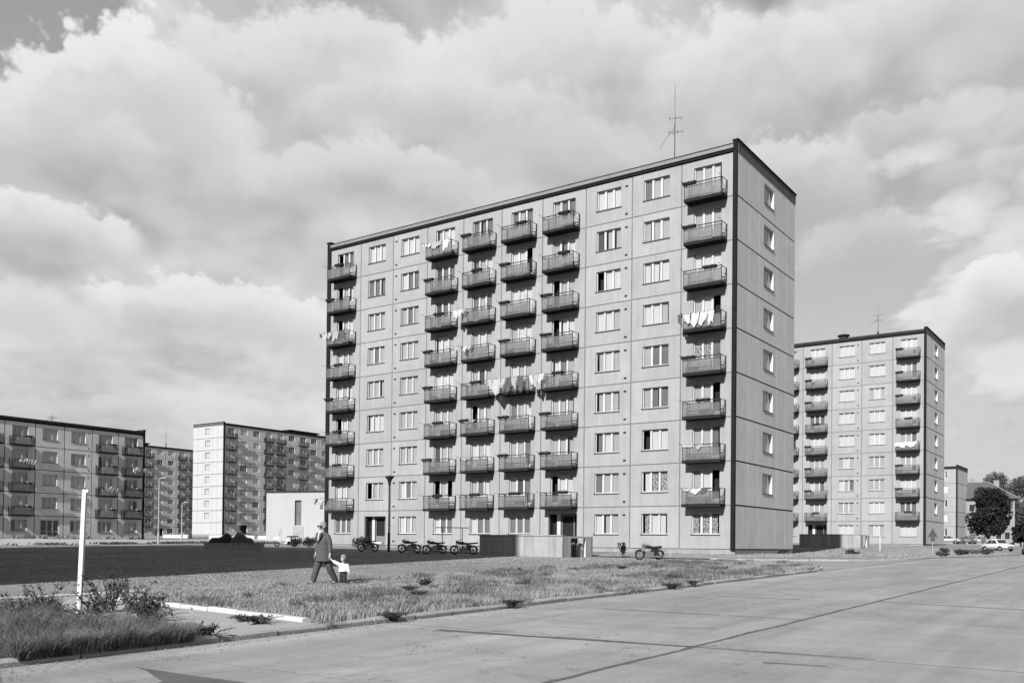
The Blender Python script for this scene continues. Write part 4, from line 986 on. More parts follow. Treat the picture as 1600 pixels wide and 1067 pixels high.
def tarp(loc, rotz, m_, label, peak, hump):
    o = thing('covered_scooter', label, 'covered scooter', loc, rotz, 'scooters under tarpaulins')
    rings = []; rr = random.Random(peak*10)
    for q in range(13):
        x = -1.0 + 2.0*q/12; t = (x+1)/2
        h = .72*min(1, (t/.14)**.6 if t > 0 else 0)*min(1, ((1-t)/.12)**.6 if t < 1 else 0)
        h = max(h, .04) + hump*math.exp(-((t-peak)/.17)**2); wd = .34 - .08*abs(t-.5)
        rings.append([(x, wd*math.cos(a)*(1+.05*rr.uniform(-1, 1)), h*max(0, math.sin(a))**(.9 if h < .7 else 1.5) - .02) for a in [math.pi*k/8 for k in range(9)]])
    ob('tarpaulin', MB().loft(rings).mesh('tarpaulin', m_, True), o)
    for x in (-.62, .62): ob('wheel', MB().torus((x, 0, .18), .14, .05, 'y', 14, 5).mesh('wheel', 'rubber'), o)
tarp(gl(-1.6, -9.6, LAWN), math.atan2(.576, .817)+.25, 'tarp_black', 'scooter under a black tarpaulin, left of the two covered ones', .72, .40)
tarp(gl(.05, -8.9, LAWN), math.atan2(.576, .817)+.15, 'tarp_grey', 'scooter under a grey tarpaulin, right of the two covered ones', .42, .62)

# ------------------------------------------------------------------ cars
def car(loc, rotz, paint, label, group='parked cars'):
    o = thing('parked_car', label, 'car', loc, rotz, group)
    st = [(-2.02, .62, .42, .70), (-1.9, .72, .32, .80), (-1.3, .77, .28, .86), (-.4, .79, .26, .88), (.6, .79, .26, .88), (1.3, .77, .28, .86), (1.85, .72, .32, .78), (2.0, .64, .40, .70)]
    rings = [[(x, -w2*.92, z0), (x, w2*.92, z0), (x, w2, (z0+z1)/2), (x, w2*.97, z1-.06), (x, w2*.86, z1), (x, -w2*.86, z1), (x, -w2*.97, z1-.06), (x, -w2, (z0+z1)/2)] for x, w2, z0, z1 in st]
    ob('body', MB().loft(rings).mesh('body', paint, True), o)
    cb = [(-1.15, .70, .86, .90), (-.72, .62, .86, 1.36), (-.2, .62, .86, 1.43), (.2, .62, .86, 1.42), (.35, .61, .86, 1.39), (.85, .70, .86, .91)]
    rings = [[(x, -.70, z0), (x, .70, z0), (x, w2, z1-.03), (x, w2*.8, z1), (x, -w2*.8, z1), (x, -w2, z1-.03)] for x, w2, z0, z1 in cb]
    ob('cabin', MB().loft(rings).mesh('cabin', paint, True), o)
    for s in (-1, 1):
        f2 = lambda x, z: (x, s*(.70-(z-.88)*.16+.006), z)
        for pts in (((-.95, .95), (-.68, 1.3), (-.2, 1.33), (-.2, .95)), ((-.13, .95), (-.13, 1.33), (.3, 1.31), (.68, .95))):
            b = MB(); b.v = [f2(*p) for p in pts] + [(p[0], f2(*p)[1]-s*.03, p[1]) for p in pts]; b.f = [(0, 1, 2, 3), (7, 6, 5, 4), (0, 4, 5, 1), (1, 5, 6, 2), (2, 6, 7, 3), (3, 7, 4, 0)]
            ob('side_window', b.mesh('side_window', 'glass_dark'), o)
    for nm, x0, z0, x1, z1 in (('windscreen', .80, .95, .43, 1.36), ('rear_window', -1.08, .96, -.76, 1.32)):
        e = .02 if x0 > 0 else -.02
        ob(nm, MB().loft([[(x0+e, -.58, z0), (x0+e, .58, z0), (x1+e, .52, z1), (x1+e, -.52, z1)], [(x0, -.58, z0-.02), (x0, .58, z0-.02), (x1, .52, z1-.02), (x1, -.52, z1-.02)]]).mesh(nm, 'glass_dark'), o)
    for x in (-1.2, 1.2):
        for s in (-1, 1):
            wl_ = ob('wheel', MB().torus((x, s*.72, .30), .21, .09, 'y', 18, 7).mesh('wheel', 'rubber', True), o)
            ob('hubcap', MB().tube([(x, s*.70, .30), (x, s*.80, .30)], [.2, .12], 12).mesh('hubcap', 'chrome'), wl_)
            ob('wheel_arch', MB().tube([(x, s*.70, .33), (x, s*.787, .33)], .315, 18).mesh('wheel_arch', 'fin'), o)
    for x, nm in ((2.06, 'bumper'), (-2.08, 'bumper')): ob(nm, MB().tube([(x-.1*(1 if x > 0 else -1), -.74, .44), (x, -.5, .44), (x, .5, .44), (x-.1*(1 if x > 0 else -1), .74, .44)], .05, 6).mesh(nm, 'chrome', True), o)
    for s in (-.5, .5):
        ob('headlight', MB().tube([(1.93, s, .66), (2.0, s, .66)], [.1, .08], 10).mesh('headlight', 'chrome'), o)
        ob('tail_light', MB().box(-2.03, -1.97, s-.08, s+.08, .6, .7).mesh('tail_light', 'grey_paint'), o)
    ob('grille', MB().box(1.97, 2.012, -.36, .36, .5, .62).mesh('grille', 'fin'), o)
    return o
car((42.1, 66.3, -.10), R(-42), 'white_car', 'white sedan parked on the roadside at the right edge')
car((46.35, 58.45, -.40), R(100), 'grey_paint', 'grey car cut off by the right picture edge')
car((27.4, 119.0, g1(27.4, 119)+.06), R(15), 'light_paint', 'pale car, left of three at the foot of the small far right block')
car((29.6, 121.5, g1(29.6, 121.5)+.06), R(25), 'grey_paint', 'darker car, middle of three at the foot of the small far right block')
car((32.0, 124.0, g1(32, 124)+.06), R(20), 'light_paint', 'white car, right of three at the foot of the small far right block')
car((-14.5, 16.0, g1(-14.5, 16)+.1), math.atan2(.576, .817), 'light_paint', 'pale car far behind the covered scooters')

# ------------------------------------------------------------------ trees, shrubs, weeds
def leaves(name, centers, m_, size, parent, per, seed, flat=.6):
    r = np.random.default_rng(seed); V = []
    cs = []
    for (c, rad) in centers:
        n = int(per*rad[0]*rad[1]); d = r.normal(size=(n, 3)); d /= np.linalg.norm(d, axis=1)[:, None]
        q = r.uniform(.45, 1.05, n)**.6
        cs.append(np.array(c) + d*np.array(rad)*q[:, None])
    C = np.concatenate(cs); n = len(C)
    a = r.normal(size=(n, 3)); a /= np.linalg.norm(a, axis=1)[:, None]; b_ = np.cross(a, r.normal(size=(n, 3))); b_ /= np.linalg.norm(b_, axis=1)[:, None]
    s = size*r.uniform(.6, 1.4, n)[:, None]
    V = np.stack([C-a*s, C+b_*s*flat, C+a*s, C-b_*s*flat], 1).reshape(-1, 3)
    me = npmesh(name, V, np.arange(4*n), np.arange(n)*4, np.full(n, 4), m_)
    return ob(name, me, parent)
def tree(loc, label, trunk_h, cr, clumps, m_, size, per, seed, th=.25, group=None, cat='tree', name='broadleaf_tree'):
    o = thing(name, label, cat, loc, 0, group); r = random.Random(seed); cs = []
    tb = MB().tube([(0, 0, -.3), (.05, 0, trunk_h*.5), (0, .06, trunk_h), (.05, 0, trunk_h+cr[2]*.9)], [th*1.3, th, th*.8, th*.35], 8)
    ob('trunk', tb.mesh('trunk', 'bark'), o)
    for i in range(clumps):
        t = r.uniform(0, 6.28); ph = r.uniform(-.9, 1); q = r.uniform(.3, .78)
        c = (cr[0]*q*math.cos(t)*math.sqrt(max(0.05, 1-ph*ph*.8)), cr[1]*q*math.sin(t)*math.sqrt(max(0.05, 1-ph*ph*.8)), trunk_h+cr[2]*(1+ph*.78))
        k = r.uniform(.26, .44); cs.append((c, (cr[0]*k, cr[1]*k, cr[2]*k*.85)))
        if i < 6: ob('limb', MB().tube([(0, 0, trunk_h*r.uniform(.7, 1.2)), (c[0]*.5, c[1]*.5, (trunk_h+c[2])/2), c], [th*.5, th*.3, th*.1], 5).mesh('limb', 'bark'), o)
    leaves('crown', cs, m_, size, o, per, seed); return o
tree(gl(32.4, 128.8), 'big dark round tree beside the small far right block', 1.2, (3.55, 3.55, 4.6), 42, 'leaf_dark', .22, 200, 4, .35)
tree(gl(27.9, 168), 'tall pale feathery tree behind the house, left one', 3, (4.2, 4.2, 6.2), 44, 'leaf_mid', .17, 120, 21, .3, 'pale trees behind the house')
tree(gl(33.4, 173), 'tall pale feathery tree behind the house, right one', 3, (4.6, 4.6, 6.0), 44, 'leaf_mid', .17, 120, 22, .3, 'pale trees behind the house')
tree(gl(37.5, 165), 'tall pale tree at the right picture edge behind the house', 2.5, (4.5, 4.5, 6.0), 44, 'leaf_mid', .17, 120, 23, .3, 'pale trees behind the house')
tree(gl(38.3, 142), 'dark bushy tree at the right picture edge before the house wall', .8, (3.4, 3.4, 2.6), 20, 'leaf_dark', .3, 110, 24, .2)
tree(gl(35.6, 146), 'low dark bush against the house wall at the far right', .3, (1.8, 1.8, 1.9), 14, 'leaf_dark', .25, 150, 25, .15, None, 'bush', 'bush')
tree(gl(47, 175), 'tall pale tree just outside the right picture edge', 3, (5, 5, 7.2), 26, 'leaf_mid', .36, 50, 26, .3, 'pale trees behind the house')
def bush(loc, label, r_, h, seed, m_='shrub_leaf', size=.06, per=900, group='dark shrubs before the buildings', upright=True):
    o = thing('shrub', label, 'shrub', loc, 0, group); rr = random.Random(seed); cs = []; st = MB()
    for i in range(9):
        t = rr.uniform(0, 6.28); q = rr.uniform(.1, .75); c = (r_*q*math.cos(t), r_*q*math.sin(t), h*rr.uniform(.3, .85)); cs.append((c, (r_*.38, r_*.38, h*.26)))
        st.tube([(c[0]*.2, c[1]*.2, -.05), c], [.02, .008], 4)
    ob('stems', st.mesh('stems', 'bark'), o); leaves('foliage', cs, m_, size, o, per/ max(r_, .3), seed); return o
bush(gl(2.7, -6.0, .1), 'small dark shrub left of the walking man', .6, .75, 1); bush(gl(5.0, -6.6, .1), 'small dark shrub directly left behind the walking man', .62, .8, 2)
bush(gl(10.3, -6.5, .1), 'dark shrub between the man and the left entrance of the large block', .75, .85, 3); bush(gl(33.3, -9.3, .1), 'spiky shrub at the right end of the near bin shelter', .3, .75, 4)
for i, (x, y, rr_, h, lb) in enumerate(((46.0, 12.0, .5, .5, 'dark weed clump right of the triangular sign'), (46.4, 15.6, .45, .45, 'second dark weed clump right of the triangular sign'), (46.2, 28.2, 1.0, .5, 'wide weed clump on the verge before the white sedan'), (45.6, 24.5, .8, .4, 'low weed clump left of the wide one before the white sedan'), (40.5, 10.5, .5, .35, 'low weed clump left of the triangular sign'), (37.6, 4.5, .6, .35, 'low weed clump at the drive corner below the right bin shelter'), (46.9, 6.8, .35, .25, 'small weed on the kerb below the triangular sign'))):
    bush(gl(x, y, .08), lb, rr_, h, 40+i, 'weed_leaf', .05, 700, 'weed clumps on the right verge')
for i, (x, y, rr_, h, lb) in enumerate(((31.0, 112.5, .6, 1.5, 'pale jagged bush left below the dark round tree'), (32.2, 113.6, .7, 1.9, 'pale jagged bush, middle one below the dark round tree'), (33.6, 114.5, .6, 1.5, 'pale jagged bush right below the dark round tree'))):
    bush(gl(x, y, .08), lb, rr_, h, 60+i, 'leaf_pale', .09, 420, 'pale bushes below the dark round tree')

# leafy weeds with stems
def weed(loc, label, h, n, seed, spread=.25, leaf=.045, group='tall leafy weeds at the left front'):
    o = thing('weed', label, 'weed', loc, 0, group); rr = random.Random(seed); st = MB(); lf = MB()
    for i in range(n):
        t = rr.uniform(0, 6.28); q = rr.uniform(.2, 1)*spread; hh = h*rr.uniform(.55, 1.0)
        p0 = Vector((rr.uniform(-.05, .05), rr.uniform(-.05, .05), -.03)); p2 = Vector((q*math.cos(t), q*math.sin(t), hh)); p1 = (p0+p2)/2 + Vector((rr.uniform(-.05, .05), rr.uniform(-.05, .05), .05))
        st.tube([p0, p1, p2], [.008, .006, .003], 4, False)
        for k in range(int(9+hh*24)):
            u = rr.uniform(.25, 1.0); c = p0.lerp(p1, u*2) if u < .5 else p1.lerp(p2, u*2-1)
            a = Vector((rr.gauss(0, 1), rr.gauss(0, 1), rr.gauss(.1, .5))).normalized(); s = a.cross(Vector((rr.gauss(0, .4), rr.gauss(0, .4), 1))).normalized(); L_ = leaf*rr.uniform(.6, 1.5)
            lf.quad(c, c+a*L_*.9+s*L_*.38, c+a*L_*2, c+a*L_*.9-s*L_*.38)
    ob('stems', st.mesh('stems', 'weed_leaf'), o); ob('leaves', lf.mesh('leaves', 'weed_leaf'), o)
def wd(x, y, lb, h, n, seed, spread=.25, leaf=.038, group='tall leafy weeds at the left front'): weed(gl(x, y, LAWN), lb, h, n, seed, spread, leaf, group)
wd(42.75, -45.85, 'dense leafy weed right behind the foot of the white post', .75, 16, 1, .45); wd(41.9, -46.5, 'leafy weed left of the foot of the white post', .6, 10, 2, .4)
wd(43.3, -45.7, 'leafy weed two steps behind the white post', .7, 10, 3, .4); wd(43.9, -45.9, 'spreading leafy weed to the right of the white post', .5, 14, 4, .55)
wd(44.5, -46.2, 'leafy weed halfway between the white post and kerb end', .45, 12, 5, .5); wd(41.9, -47.5, 'tall single stalked weed at the left edge', .9, 5, 6, .2, .05)
wd(44.9, -46.5, 'bushy weed at the edge of the crossing walk', .5, 12, 7, .4); wd(42.8, -47.4, 'thin weed left in front of the white post', .55, 6, 8, .3)
wd(47.3, -47.1, 'broad leaved weed growing over the broken kerb', .2, 22, 9, .4, .034, 'weeds along the kerb'); wd(46.55, -45.55, 'dark weed patch in the crossing walk', .16, 26, 10, .4, .028, 'weeds along the kerb'); wd(46.0, -45.4, 'smaller dark weed patch in the crossing walk', .12, 18, 11, .35, .026, 'weeds along the kerb')
for i, (x, y) in enumerate(((47.55, -40.2), (47.52, -43.6), (47.56, -33.0), (47.52, -31.6))):
    wd(x, y, ('low weed at the kerb near the middle of the lawn', 'low weed at the kerb near the crossing walk', 'dark weed at the kerb below the right part of the lawn', 'small dark weed at the kerb below the right part of the lawn')[i], .11, 60, 20+i, .34, .018, 'weeds along the kerb')
for i, (x, y, h, lb) in enumerate(((42.2, -36.6, .30, 'dark thistle clump on the lawn right of the child'), (43.3, -38.4, .2, 'dark weed clump on the lawn nearer the kerb'), (44.6, -39.6, .18, 'low dark weed clump behind the kerb'), (46.2, -30.0, .22, 'dark weed clump at the right end of the lawn'), (41.5, -24.5, .2, 'dark weed clump far on the lawn below the parked motorcycle'))):
    wd(x, y, lb, h*.85, 60, 30+i, .30, .018, 'dark weed clumps on the lawn')

def blades(name, X, Y, h, wdt, m_, bend=.5, base=LAWN, seed=0, wild=1.1):
    r = np.random.default_rng(seed); n = len(X); Z = gz(X, Y)+base-.01
    t = r.uniform(0, 2*np.pi, n); lean = r.uniform(.1, 1, n)*bend*h; wx = np.cos(t)*wdt/2; wy = np.sin(t)*wdt/2
    t2 = r.normal(.8, wild, n); lx, ly = np.cos(t2)*lean, np.sin(t2)*lean
    B = np.stack([X, Y, Z], -1); W_ = np.stack([wx, wy, 0*wx], -1)
    Mi = B + np.stack([lx*.3, ly*.3, h*.6], -1); Tp = B + np.stack([lx, ly, h*.95], -1)
    V = np.stack([B-W_, B+W_, Mi+W_*.7, Mi-W_*.7, Tp], 1).reshape(-1, 3)
    i5 = np.arange(n)*5
    L = np.stack([i5, i5+1, i5+2, i5+3, i5+3, i5+2, i5+4], -1).ravel()
    st_ = np.stack([np.arange(n)*7, np.arange(n)*7+4], -1).ravel(); tt = np.tile([4, 3], n)
    return ob(name, npmesh(name, V, L, st_, tt, m_), None, kind='stuff')
def scatter(n, x0, x1, y0, y1, fx=None, seed=0):
    r = np.random.default_rng(seed); X = r.uniform(x0, x1, n); Y = r.uniform(y0, y1, n)
    return X, Y
def vnoise(X, Y, s, seed):
    r = np.random.default_rng(seed); out = 0
    for o_, a in ((1, 1), (2.1, .5), (4.3, .25)):
        k = r.uniform(-1, 1, (6, 2))*s*o_; ph = r.uniform(0, 6.28, 6)
        out = out + a*sum(np.sin(X*k[i, 0]*3+Y*k[i, 1]*3+ph[i]) for i in range(6))/6
    return out
# meadow between sidewalk edge and kerb
X, Y = scatter(150000, 38.3, 47.3, -44.6, -12.3, seed=1)
north = -44.93 + (46.9-X)*.14 + .12
keep = (X < xr1(Y)-.02) & (Y > north) & ~((X < 40.3) & (Y < -42.5)); X, Y = X[keep], Y[keep]
nz = vnoise(X, Y, .55, 3); dist = np.hypot(X-CAM.x, Y-CAM.y); k2_ = rng.uniform(0, 1, len(X)) < np.clip(26/dist, .35, 1); X, Y, nz, dist = X[k2_], Y[k2_], nz[k2_], dist[k2_]
tall = np.clip(.085 + .05*nz + .05*np.clip((X-43)/4, 0, 1), .04, .26)*rng.uniform(.6, 1.3, len(X))
blades('meadow_grass', X, Y, tall, .010+dist*.00035, 'grass_blade', .7, seed=2)
cx_, cy_ = scatter(420, 38.6, 47.2, -44.2, -13.2, seed=31); pw = vnoise(cx_, cy_, .5, 32) + .25*(cx_-43)/3; k_ = (cx_ < xr1(cy_)-.1) & (pw > -.15) & (cy_ > -44.6 + (46.9-cx_)*.14); cx_, cy_ = cx_[k_], cy_[k_]
nb = 90; sp = rng.uniform(.08, .32, len(cx_)); X = (cx_[:, None]+rng.normal(0, 1, (len(cx_), nb))*sp[:, None]).ravel(); Y = (cy_[:, None]+rng.normal(0, 1, (len(cx_), nb))*sp[:, None]).ravel(); k_ = X < xr1(Y)-.02; X, Y = X[k_], Y[k_]
blades('grass_tussock', X, Y, rng.uniform(.08, .24, len(X)), .011+np.hypot(X-CAM.x, Y-CAM.y)*.0003, 'weed_grass', 1.2, seed=33, wild=2.5)
gx_ = 47.52+np.abs(rng.normal(0, .35, 2600)); gy_ = rng.uniform(-52, -14, 2600); V = []; L_ = []
for (x, y) in zip(gx_, gy_):
    r0 = random.uniform(.006, .02); z = g1(x, y)+.003; n0 = len(V); V += [(x-r0, y, z), (x+r0*.5, y-r0, z), (x+r0*.6, y+r0*.8, z), (x, y, z+r0)]; L_ += [(n0, n0+1, n0+3), (n0+1, n0+2, n0+3), (n0+2, n0, n0+3)]
gm_ = bpy.data.meshes.new('gravel'); gm_.from_pydata(V, [], L_); gm_.update(); gm_.materials.append(MATS['kerb']); ob('gutter_gravel', gm_, None, kind='stuff')
# farther lawn west of the sidewalk edge, short
X, Y = scatter(120000, -13, 38.2, -42, -13, seed=5); nz = vnoise(X, Y, .3, 6)
blades('lawn_grass', X, Y, np.clip(.032+.022*nz, .012, .09)*rng.uniform(.6, 1.3, len(X)), .025+.0005*np.hypot(X-CAM.x, Y-CAM.y), 'lawn_blade', .8, seed=7)
# verge before the right background block
X, Y = scatter(26000, 30, 47, -3.5, 46, seed=8); k_ = (X < xr2(Y)-.1) & ~((X < 36.8) & (Y < 12)); X, Y = X[k_], Y[k_]; nz = vnoise(X, Y, .35, 9)
blades('verge_grass', X, Y, np.clip(.08+.07*nz, .03, .3)*rng.uniform(.6, 1.3, len(X)), .04+0*X, 'grass_blade', .7, seed=10)
X, Y = scatter(9000, 30, 40.5, -9.1, -.6, seed=18); blades('verge_grass', X, Y, .06*rng.uniform(.5, 1.4, len(X)), .035+0*X, 'grass_blade', .7, seed=11)
# rank grass round the white post
X, Y = scatter(36000, 40.4, 47.3, -52, -45.9, seed=12); k_ = (Y < -47.1 + (47.27-X)*.16 + .1*np.sin(X*5)) & (vnoise(X, Y, 1.8, 19) > -.75); X, Y = X[k_], Y[k_]
hh = np.clip(.25 + .1*vnoise(X, Y, .7, 14) + .10*vnoise(X, Y, 2.6, 15), .05, .55)*rng.uniform(.5, 1.25, len(X))*np.clip((47.45-X)/.8+.35, .4, 1)
tt_ = (X-42.5)*.87 - (Y+46.2)*.49; off_ = (X-42.5)*.49 + (Y+46.2)*.87; hh = np.where((tt_ > -.2) & (tt_ < 2.6) & (np.abs(off_) < .45), hh*.35, hh)
X2 = 47.5-np.abs(rng.normal(0, .16, 6000)); Y2 = rng.uniform(-49.75, -47.45, 6000); X = np.concatenate([X, X2]); Y = np.concatenate([Y, Y2]); hh = np.concatenate([hh, rng.uniform(.1, .32, 6000)])
blades('rank_grass', X, Y, hh, .008+.006*rng.uniform(0, 1, len(X)), 'weed_grass', 1.3, seed=15, wild=2.2)
for i, (x, y, h_, n_, sp_, lb_) in enumerate(((43.6, -46.5, .5, 14, .5, 'leafy weed in the rank grass right before the white post'), (45.4, -46.75, .38, 12, .45, 'low leafy weed at the right end of the rank grass'), (44.1, -47.0, .42, 10, .5, 'loose leafy weed in the middle of the rank grass'), (42.6, -45.6, .85, 8, .3, 'taller weed close behind the white post'))):
    wd(x, y, lb_, h_, n_, 70+i, sp_)
# tufts creeping over the kerb
X = 47.36+rng.normal(0, .13, 7000); Y = rng.uniform(-52, -14, 7000); k_ = vnoise(X*0, Y, .9, 16) > .12; X, Y = X[k_], Y[k_]; X = np.minimum(X, np.where(Y > -21, xr1(Y), 47.8))
blades('kerb_grass', X, Y, .10*rng.uniform(.4, 1.5, len(X)), .012+0*X, 'weed_grass', 1.2, seed=17)
# ragged weeds along the foot of the five storey block and dark edge of the lawn
X = -16.0+rng.normal(0, .9, 7000); Y = rng.uniform(-40, 40, 7000); k_ = vnoise(X*0, Y, .6, 26) > -.1; X, Y = X[k_], Y[k_]
blades('edge_weeds', X, Y, .22*rng.uniform(.3, 1.3, len(X)), .12+0*X, 'weed_leaf', 1.0, seed=27)
X = -51.6+np.abs(rng.normal(0, .5, 5000)); Y = rng.uniform(-9, 17, 5000); k_ = vnoise(X*0, Y, .8, 28) > 0; X, Y = X[k_], Y[k_]
blades('wall_weeds', X, Y, .5*rng.uniform(.3, 1.3, len(X)), .1+0*X, 'grass_blade', .8, seed=29)

# ------------------------------------------------------------------ house behind the trees
hs = thing('house', 'old house with a hipped roof among the trees at the far right', 'house', (29.5, 150, .9), R(12))
ob('wall', MB().box(-4.5, 4.6, 0, 10, -.3, 9.2).mesh('wall', 'house_wall'), hs)
ob('roof', MB().loft([[(-5.2, -.7, 9.2), (5.4, -.7, 9.2), (5.4, 10.7, 9.2), (-5.2, 10.7, 9.2)], [(-4.0, 3.5, 12.7), (.2, 3.5, 12.7), (.2, 6.5, 12.7), (-4.0, 6.5, 12.7)]]).mesh('roof', 'roof_tile'), hs)
ob('hip_ridge', MB().tube([(5.4, -.7, 9.23), (.2, 3.5, 12.74), (-4, 3.5, 12.74)], .13, 6).mesh('hip_ridge', 'gutter'), hs)
ob('chimney', MB().box(1.2, 2.2, 4.5, 5.5, 11.6, 13.2).mesh('chimney', 'house_wall'), hs); ob('chimney', MB().box(-3, -1.9, 4.5, 5.5, 12.4, 13.6).mesh('chimney', 'house_wall'), hs)
for z in (1.2, 4.0, 6.7):
    for x in (-3, -.6, 1.8, 3.3):
        wq = ob('window', MB().box(x-.55, x+.55, -.04, -.003, z-.05, z+1.5).mesh('window', 'light_paint'), hs); ob('pane', MB().box(x-.45, x+.45, -.06, -.043, z+.05, z+1.4).mesh('pane', 'pane_O'), wq)

# ------------------------------------------------------------------ people
def skin(name, joints, edges, root_name, m_, parent, sub=2):
    me = bpy.data.meshes.new(name); keys = list(joints); idx = {k: i for i, k in enumerate(keys)}
    me.from_pydata([joints[k][0] for k in keys], [(idx[a], idx[b_]) for a, b_ in edges], []); me.update(); me.materials.append(MATS[m_])
    o = ob(name, me, parent)
    md = o.modifiers.new('skin', 'SKIN'); md.use_smooth_shade = True; md.branch_smoothing = .4
    sv = me.skin_vertices[0].data
    for k in keys:
        r = joints[k][1]; sv[idx[k]].radius = r if isinstance(r, tuple) else (r, r); sv[idx[k]].use_root = (k == root_name)
    s = o.modifiers.new('sub', 'SUBSURF'); s.levels = sub; s.render_levels = sub
    return o
def chain(*k): return [(a, b_) for a, b_ in zip(k, k[1:])]
def hand(J, E, wrist, pos, d, side, s=1.0, curl=.5):
    """palm and five fingers beyond a wrist joint; d is the pointing direction, side the thumb direction"""
    d = Vector(d).normalized(); t = Vector(side).normalized(); nrm = d.cross(t).normalized(); p = Vector(pos)
    J[wrist+'_palm'] = (tuple(p+d*.05*s), (.034*s, .022*s)); E.append((wrist, wrist+'_palm'))
    for i, (o_, L_) in enumerate(((.028, .065), (.009, .075), (-.01, .07), (-.027, .055))):
        a = p+d*.085*s+t*o_*s; b_ = a+(d*(1-curl*.4)+nrm*curl*.6).normalized()*L_*.5*s; c = b_+(d*(1-curl)+nrm*curl*1.2).normalized()*L_*.5*s
        for q, (v, rr) in enumerate(((a, .0095), (b_, .009), (c, .0075))): J['%s_f%d%d' % (wrist, i, q)] = (tuple(v), rr*s)
        E += [(wrist+'_palm', '%s_f%d0' % (wrist, i)), ('%s_f%d0' % (wrist, i), '%s_f%d1' % (wrist, i)), ('%s_f%d1' % (wrist, i), '%s_f%d2' % (wrist, i))]
    a = p+d*.035*s+t*.032*s; b_ = a+(d*.7+t*.8).normalized()*.035*s; c = b_+(d+t*.1).normalized()*.03*s
    J[wrist+'_t0'] = (tuple(a), .012*s); J[wrist+'_t1'] = (tuple(b_), .010*s); J[wrist+'_t2'] = (tuple(c), .008*s)
    E += [(wrist+'_palm', wrist+'_t0'), (wrist+'_t0', wrist+'_t1'), (wrist+'_t1', wrist+'_t2')]
def ring_loft(parent, name, m_, rings, n=16, cap=False):
    b = MB(); out = []
    for (cx, cy, cz, rx, ry) in rings: out.append([(cx+rx*math.cos(2*math.pi*k/n), cy+ry*math.sin(2*math.pi*k/n), cz) for k in range(n)])
    b.loft(out, cap); return ob(name, b.mesh(name, m_, True), parent)
# the man: x forward, y to his left, z up
MX, MY = 39.35, -37.45
FW = math.atan2(-.576*.66-.817*.75, -.817*.66+.576*.75)      # towards picture left and a little towards the camera
man = thing('person', 'man in a suit jacket and glasses walking, holding the toddler by the hand', 'person', (MX, MY, g1(MX, MY)+LAWN-.02), FW)
J = {'pelvis': ((0, 0, .90), (.14, .11)), 'waist': ((.02, 0, 1.05), (.12, .09)), 'chest': ((.04, 0, 1.25), (.12, .09)), 'neckb': ((.05, 0, 1.42), .05), 'neck': ((.07, .0, 1.49), .055), 'head': ((.10, .0, 1.59), (.078, .09)), 'crown': ((.09, .0, 1.67), (.07, .082)),
     'nose': ((.20, 0, 1.575), .016), 'chin': ((.155, .0, 1.52), .035),
     'lsh': ((.03, .165, 1.33), .04), 'lel': ((.02, .27, 1.10), .048), 'lwr': ((.06, .33, .84), .030), 'rsh': ((.03, -.165, 1.33), .04), 'rel': ((.0, -.26, 1.10), .048), 'rwr': ((.10, -.24, .86), .030),
     'lhip': ((-.02, .10, .86), .095), 'lkn': ((-.08, .12, .48), .062), 'lank': ((-.30, .13, .12), .042), 'lheel': ((-.33, .13, .08), .026), 'ltoe': ((-.17, .14, .045), .022),
     'rhip': ((.02, -.10, .86), .095), 'rkn': ((.18, -.10, .48), .062), 'rank': ((.28, -.11, .10), .042), 'rtoe': ((.45, -.12, .06), .022)}
E = chain('pelvis', 'waist', 'chest', 'neckb', 'neck', 'head', 'crown') + [('head', 'nose'), ('head', 'chin')] + chain('chest', 'lsh', 'lel', 'lwr') + chain('chest', 'rsh', 'rel', 'rwr') + chain('pelvis', 'lhip', 'lkn', 'lank', 'lheel') + [('lank', 'ltoe')] + chain('pelvis', 'rhip', 'rkn', 'rank', 'rtoe')
hand(J, E, 'lwr', J['lwr'][0], (.02, .10, -1), (1, 0, 0), 1.0, .7); hand(J, E, 'rwr', J['rwr'][0], (.15, .05, -1), (1, .2, 0), 1.0, .4)
skin('body', J, E, 'pelvis', 'skin', man)
for s in (-1, 1): ob('ear', MB().lathe([(.008, -.035), (.02, -.015), (.022, .012), (.01, .035)], (.085, s*.088, 1.585), 8).mesh('ear', 'skin', True), man)
jk = {'hem': ((0, 0, .82), (.205, .175)), 'waist': ((.02, 0, 1.04), (.195, .165)), 'chest': ((.035, 0, 1.26), (.205, .175)), 'col': ((.04, 0, 1.395), (.15, .12)), 'top': ((.05, 0, 1.46), (.082, .08)),
      'lsh': ((.035, .19, 1.375), .092), 'lel': ((.02, .275, 1.10), .070), 'lcf': ((.055, .325, .865), .056), 'rsh': ((.035, -.19, 1.375), .092), 'rel': ((.0, -.265, 1.10), .070), 'rcf': ((.09, -.245, .885), .056)}
skin('jacket', jk, chain('hem', 'waist', 'chest', 'col', 'top') + chain('chest', 'lsh', 'lel', 'lcf') + chain('chest', 'rsh', 'rel', 'rcf'), 'waist', 'tweed', man)
ring_loft(man, 'jacket_skirt', 'tweed', [(.02, 0, 1.10, .19, .225), (.015, 0, 1.0, .205, .235), (.01, 0, .86, .212, .238), (.01, 0, .70, .225, .24), (.01, 0, .66, .23, .243)])
tr = {'w': ((0, 0, 1.0), (.13, .12)), 'pel': ((0, 0, .88), (.155, .14)), 'lh': ((-.02, .10, .84), .13), 'lk': ((-.075, .12, .48), .10), 'la': ((-.28, .13, .15), .082), 'le': ((-.31, .13, .09), .066), 'rh': ((.02, -.10, .84), .13), 'rk': ((.175, -.10, .48), .10), 'ra': ((.27, -.11, .15), .084), 're': ((.29, -.11, .08), .07)}
skin('trousers', tr, chain('w', 'pel', 'lh', 'lk', 'la', 'le') + chain('pel', 'rh', 'rk', 'ra', 're'), 'pel', 'trouser', man)
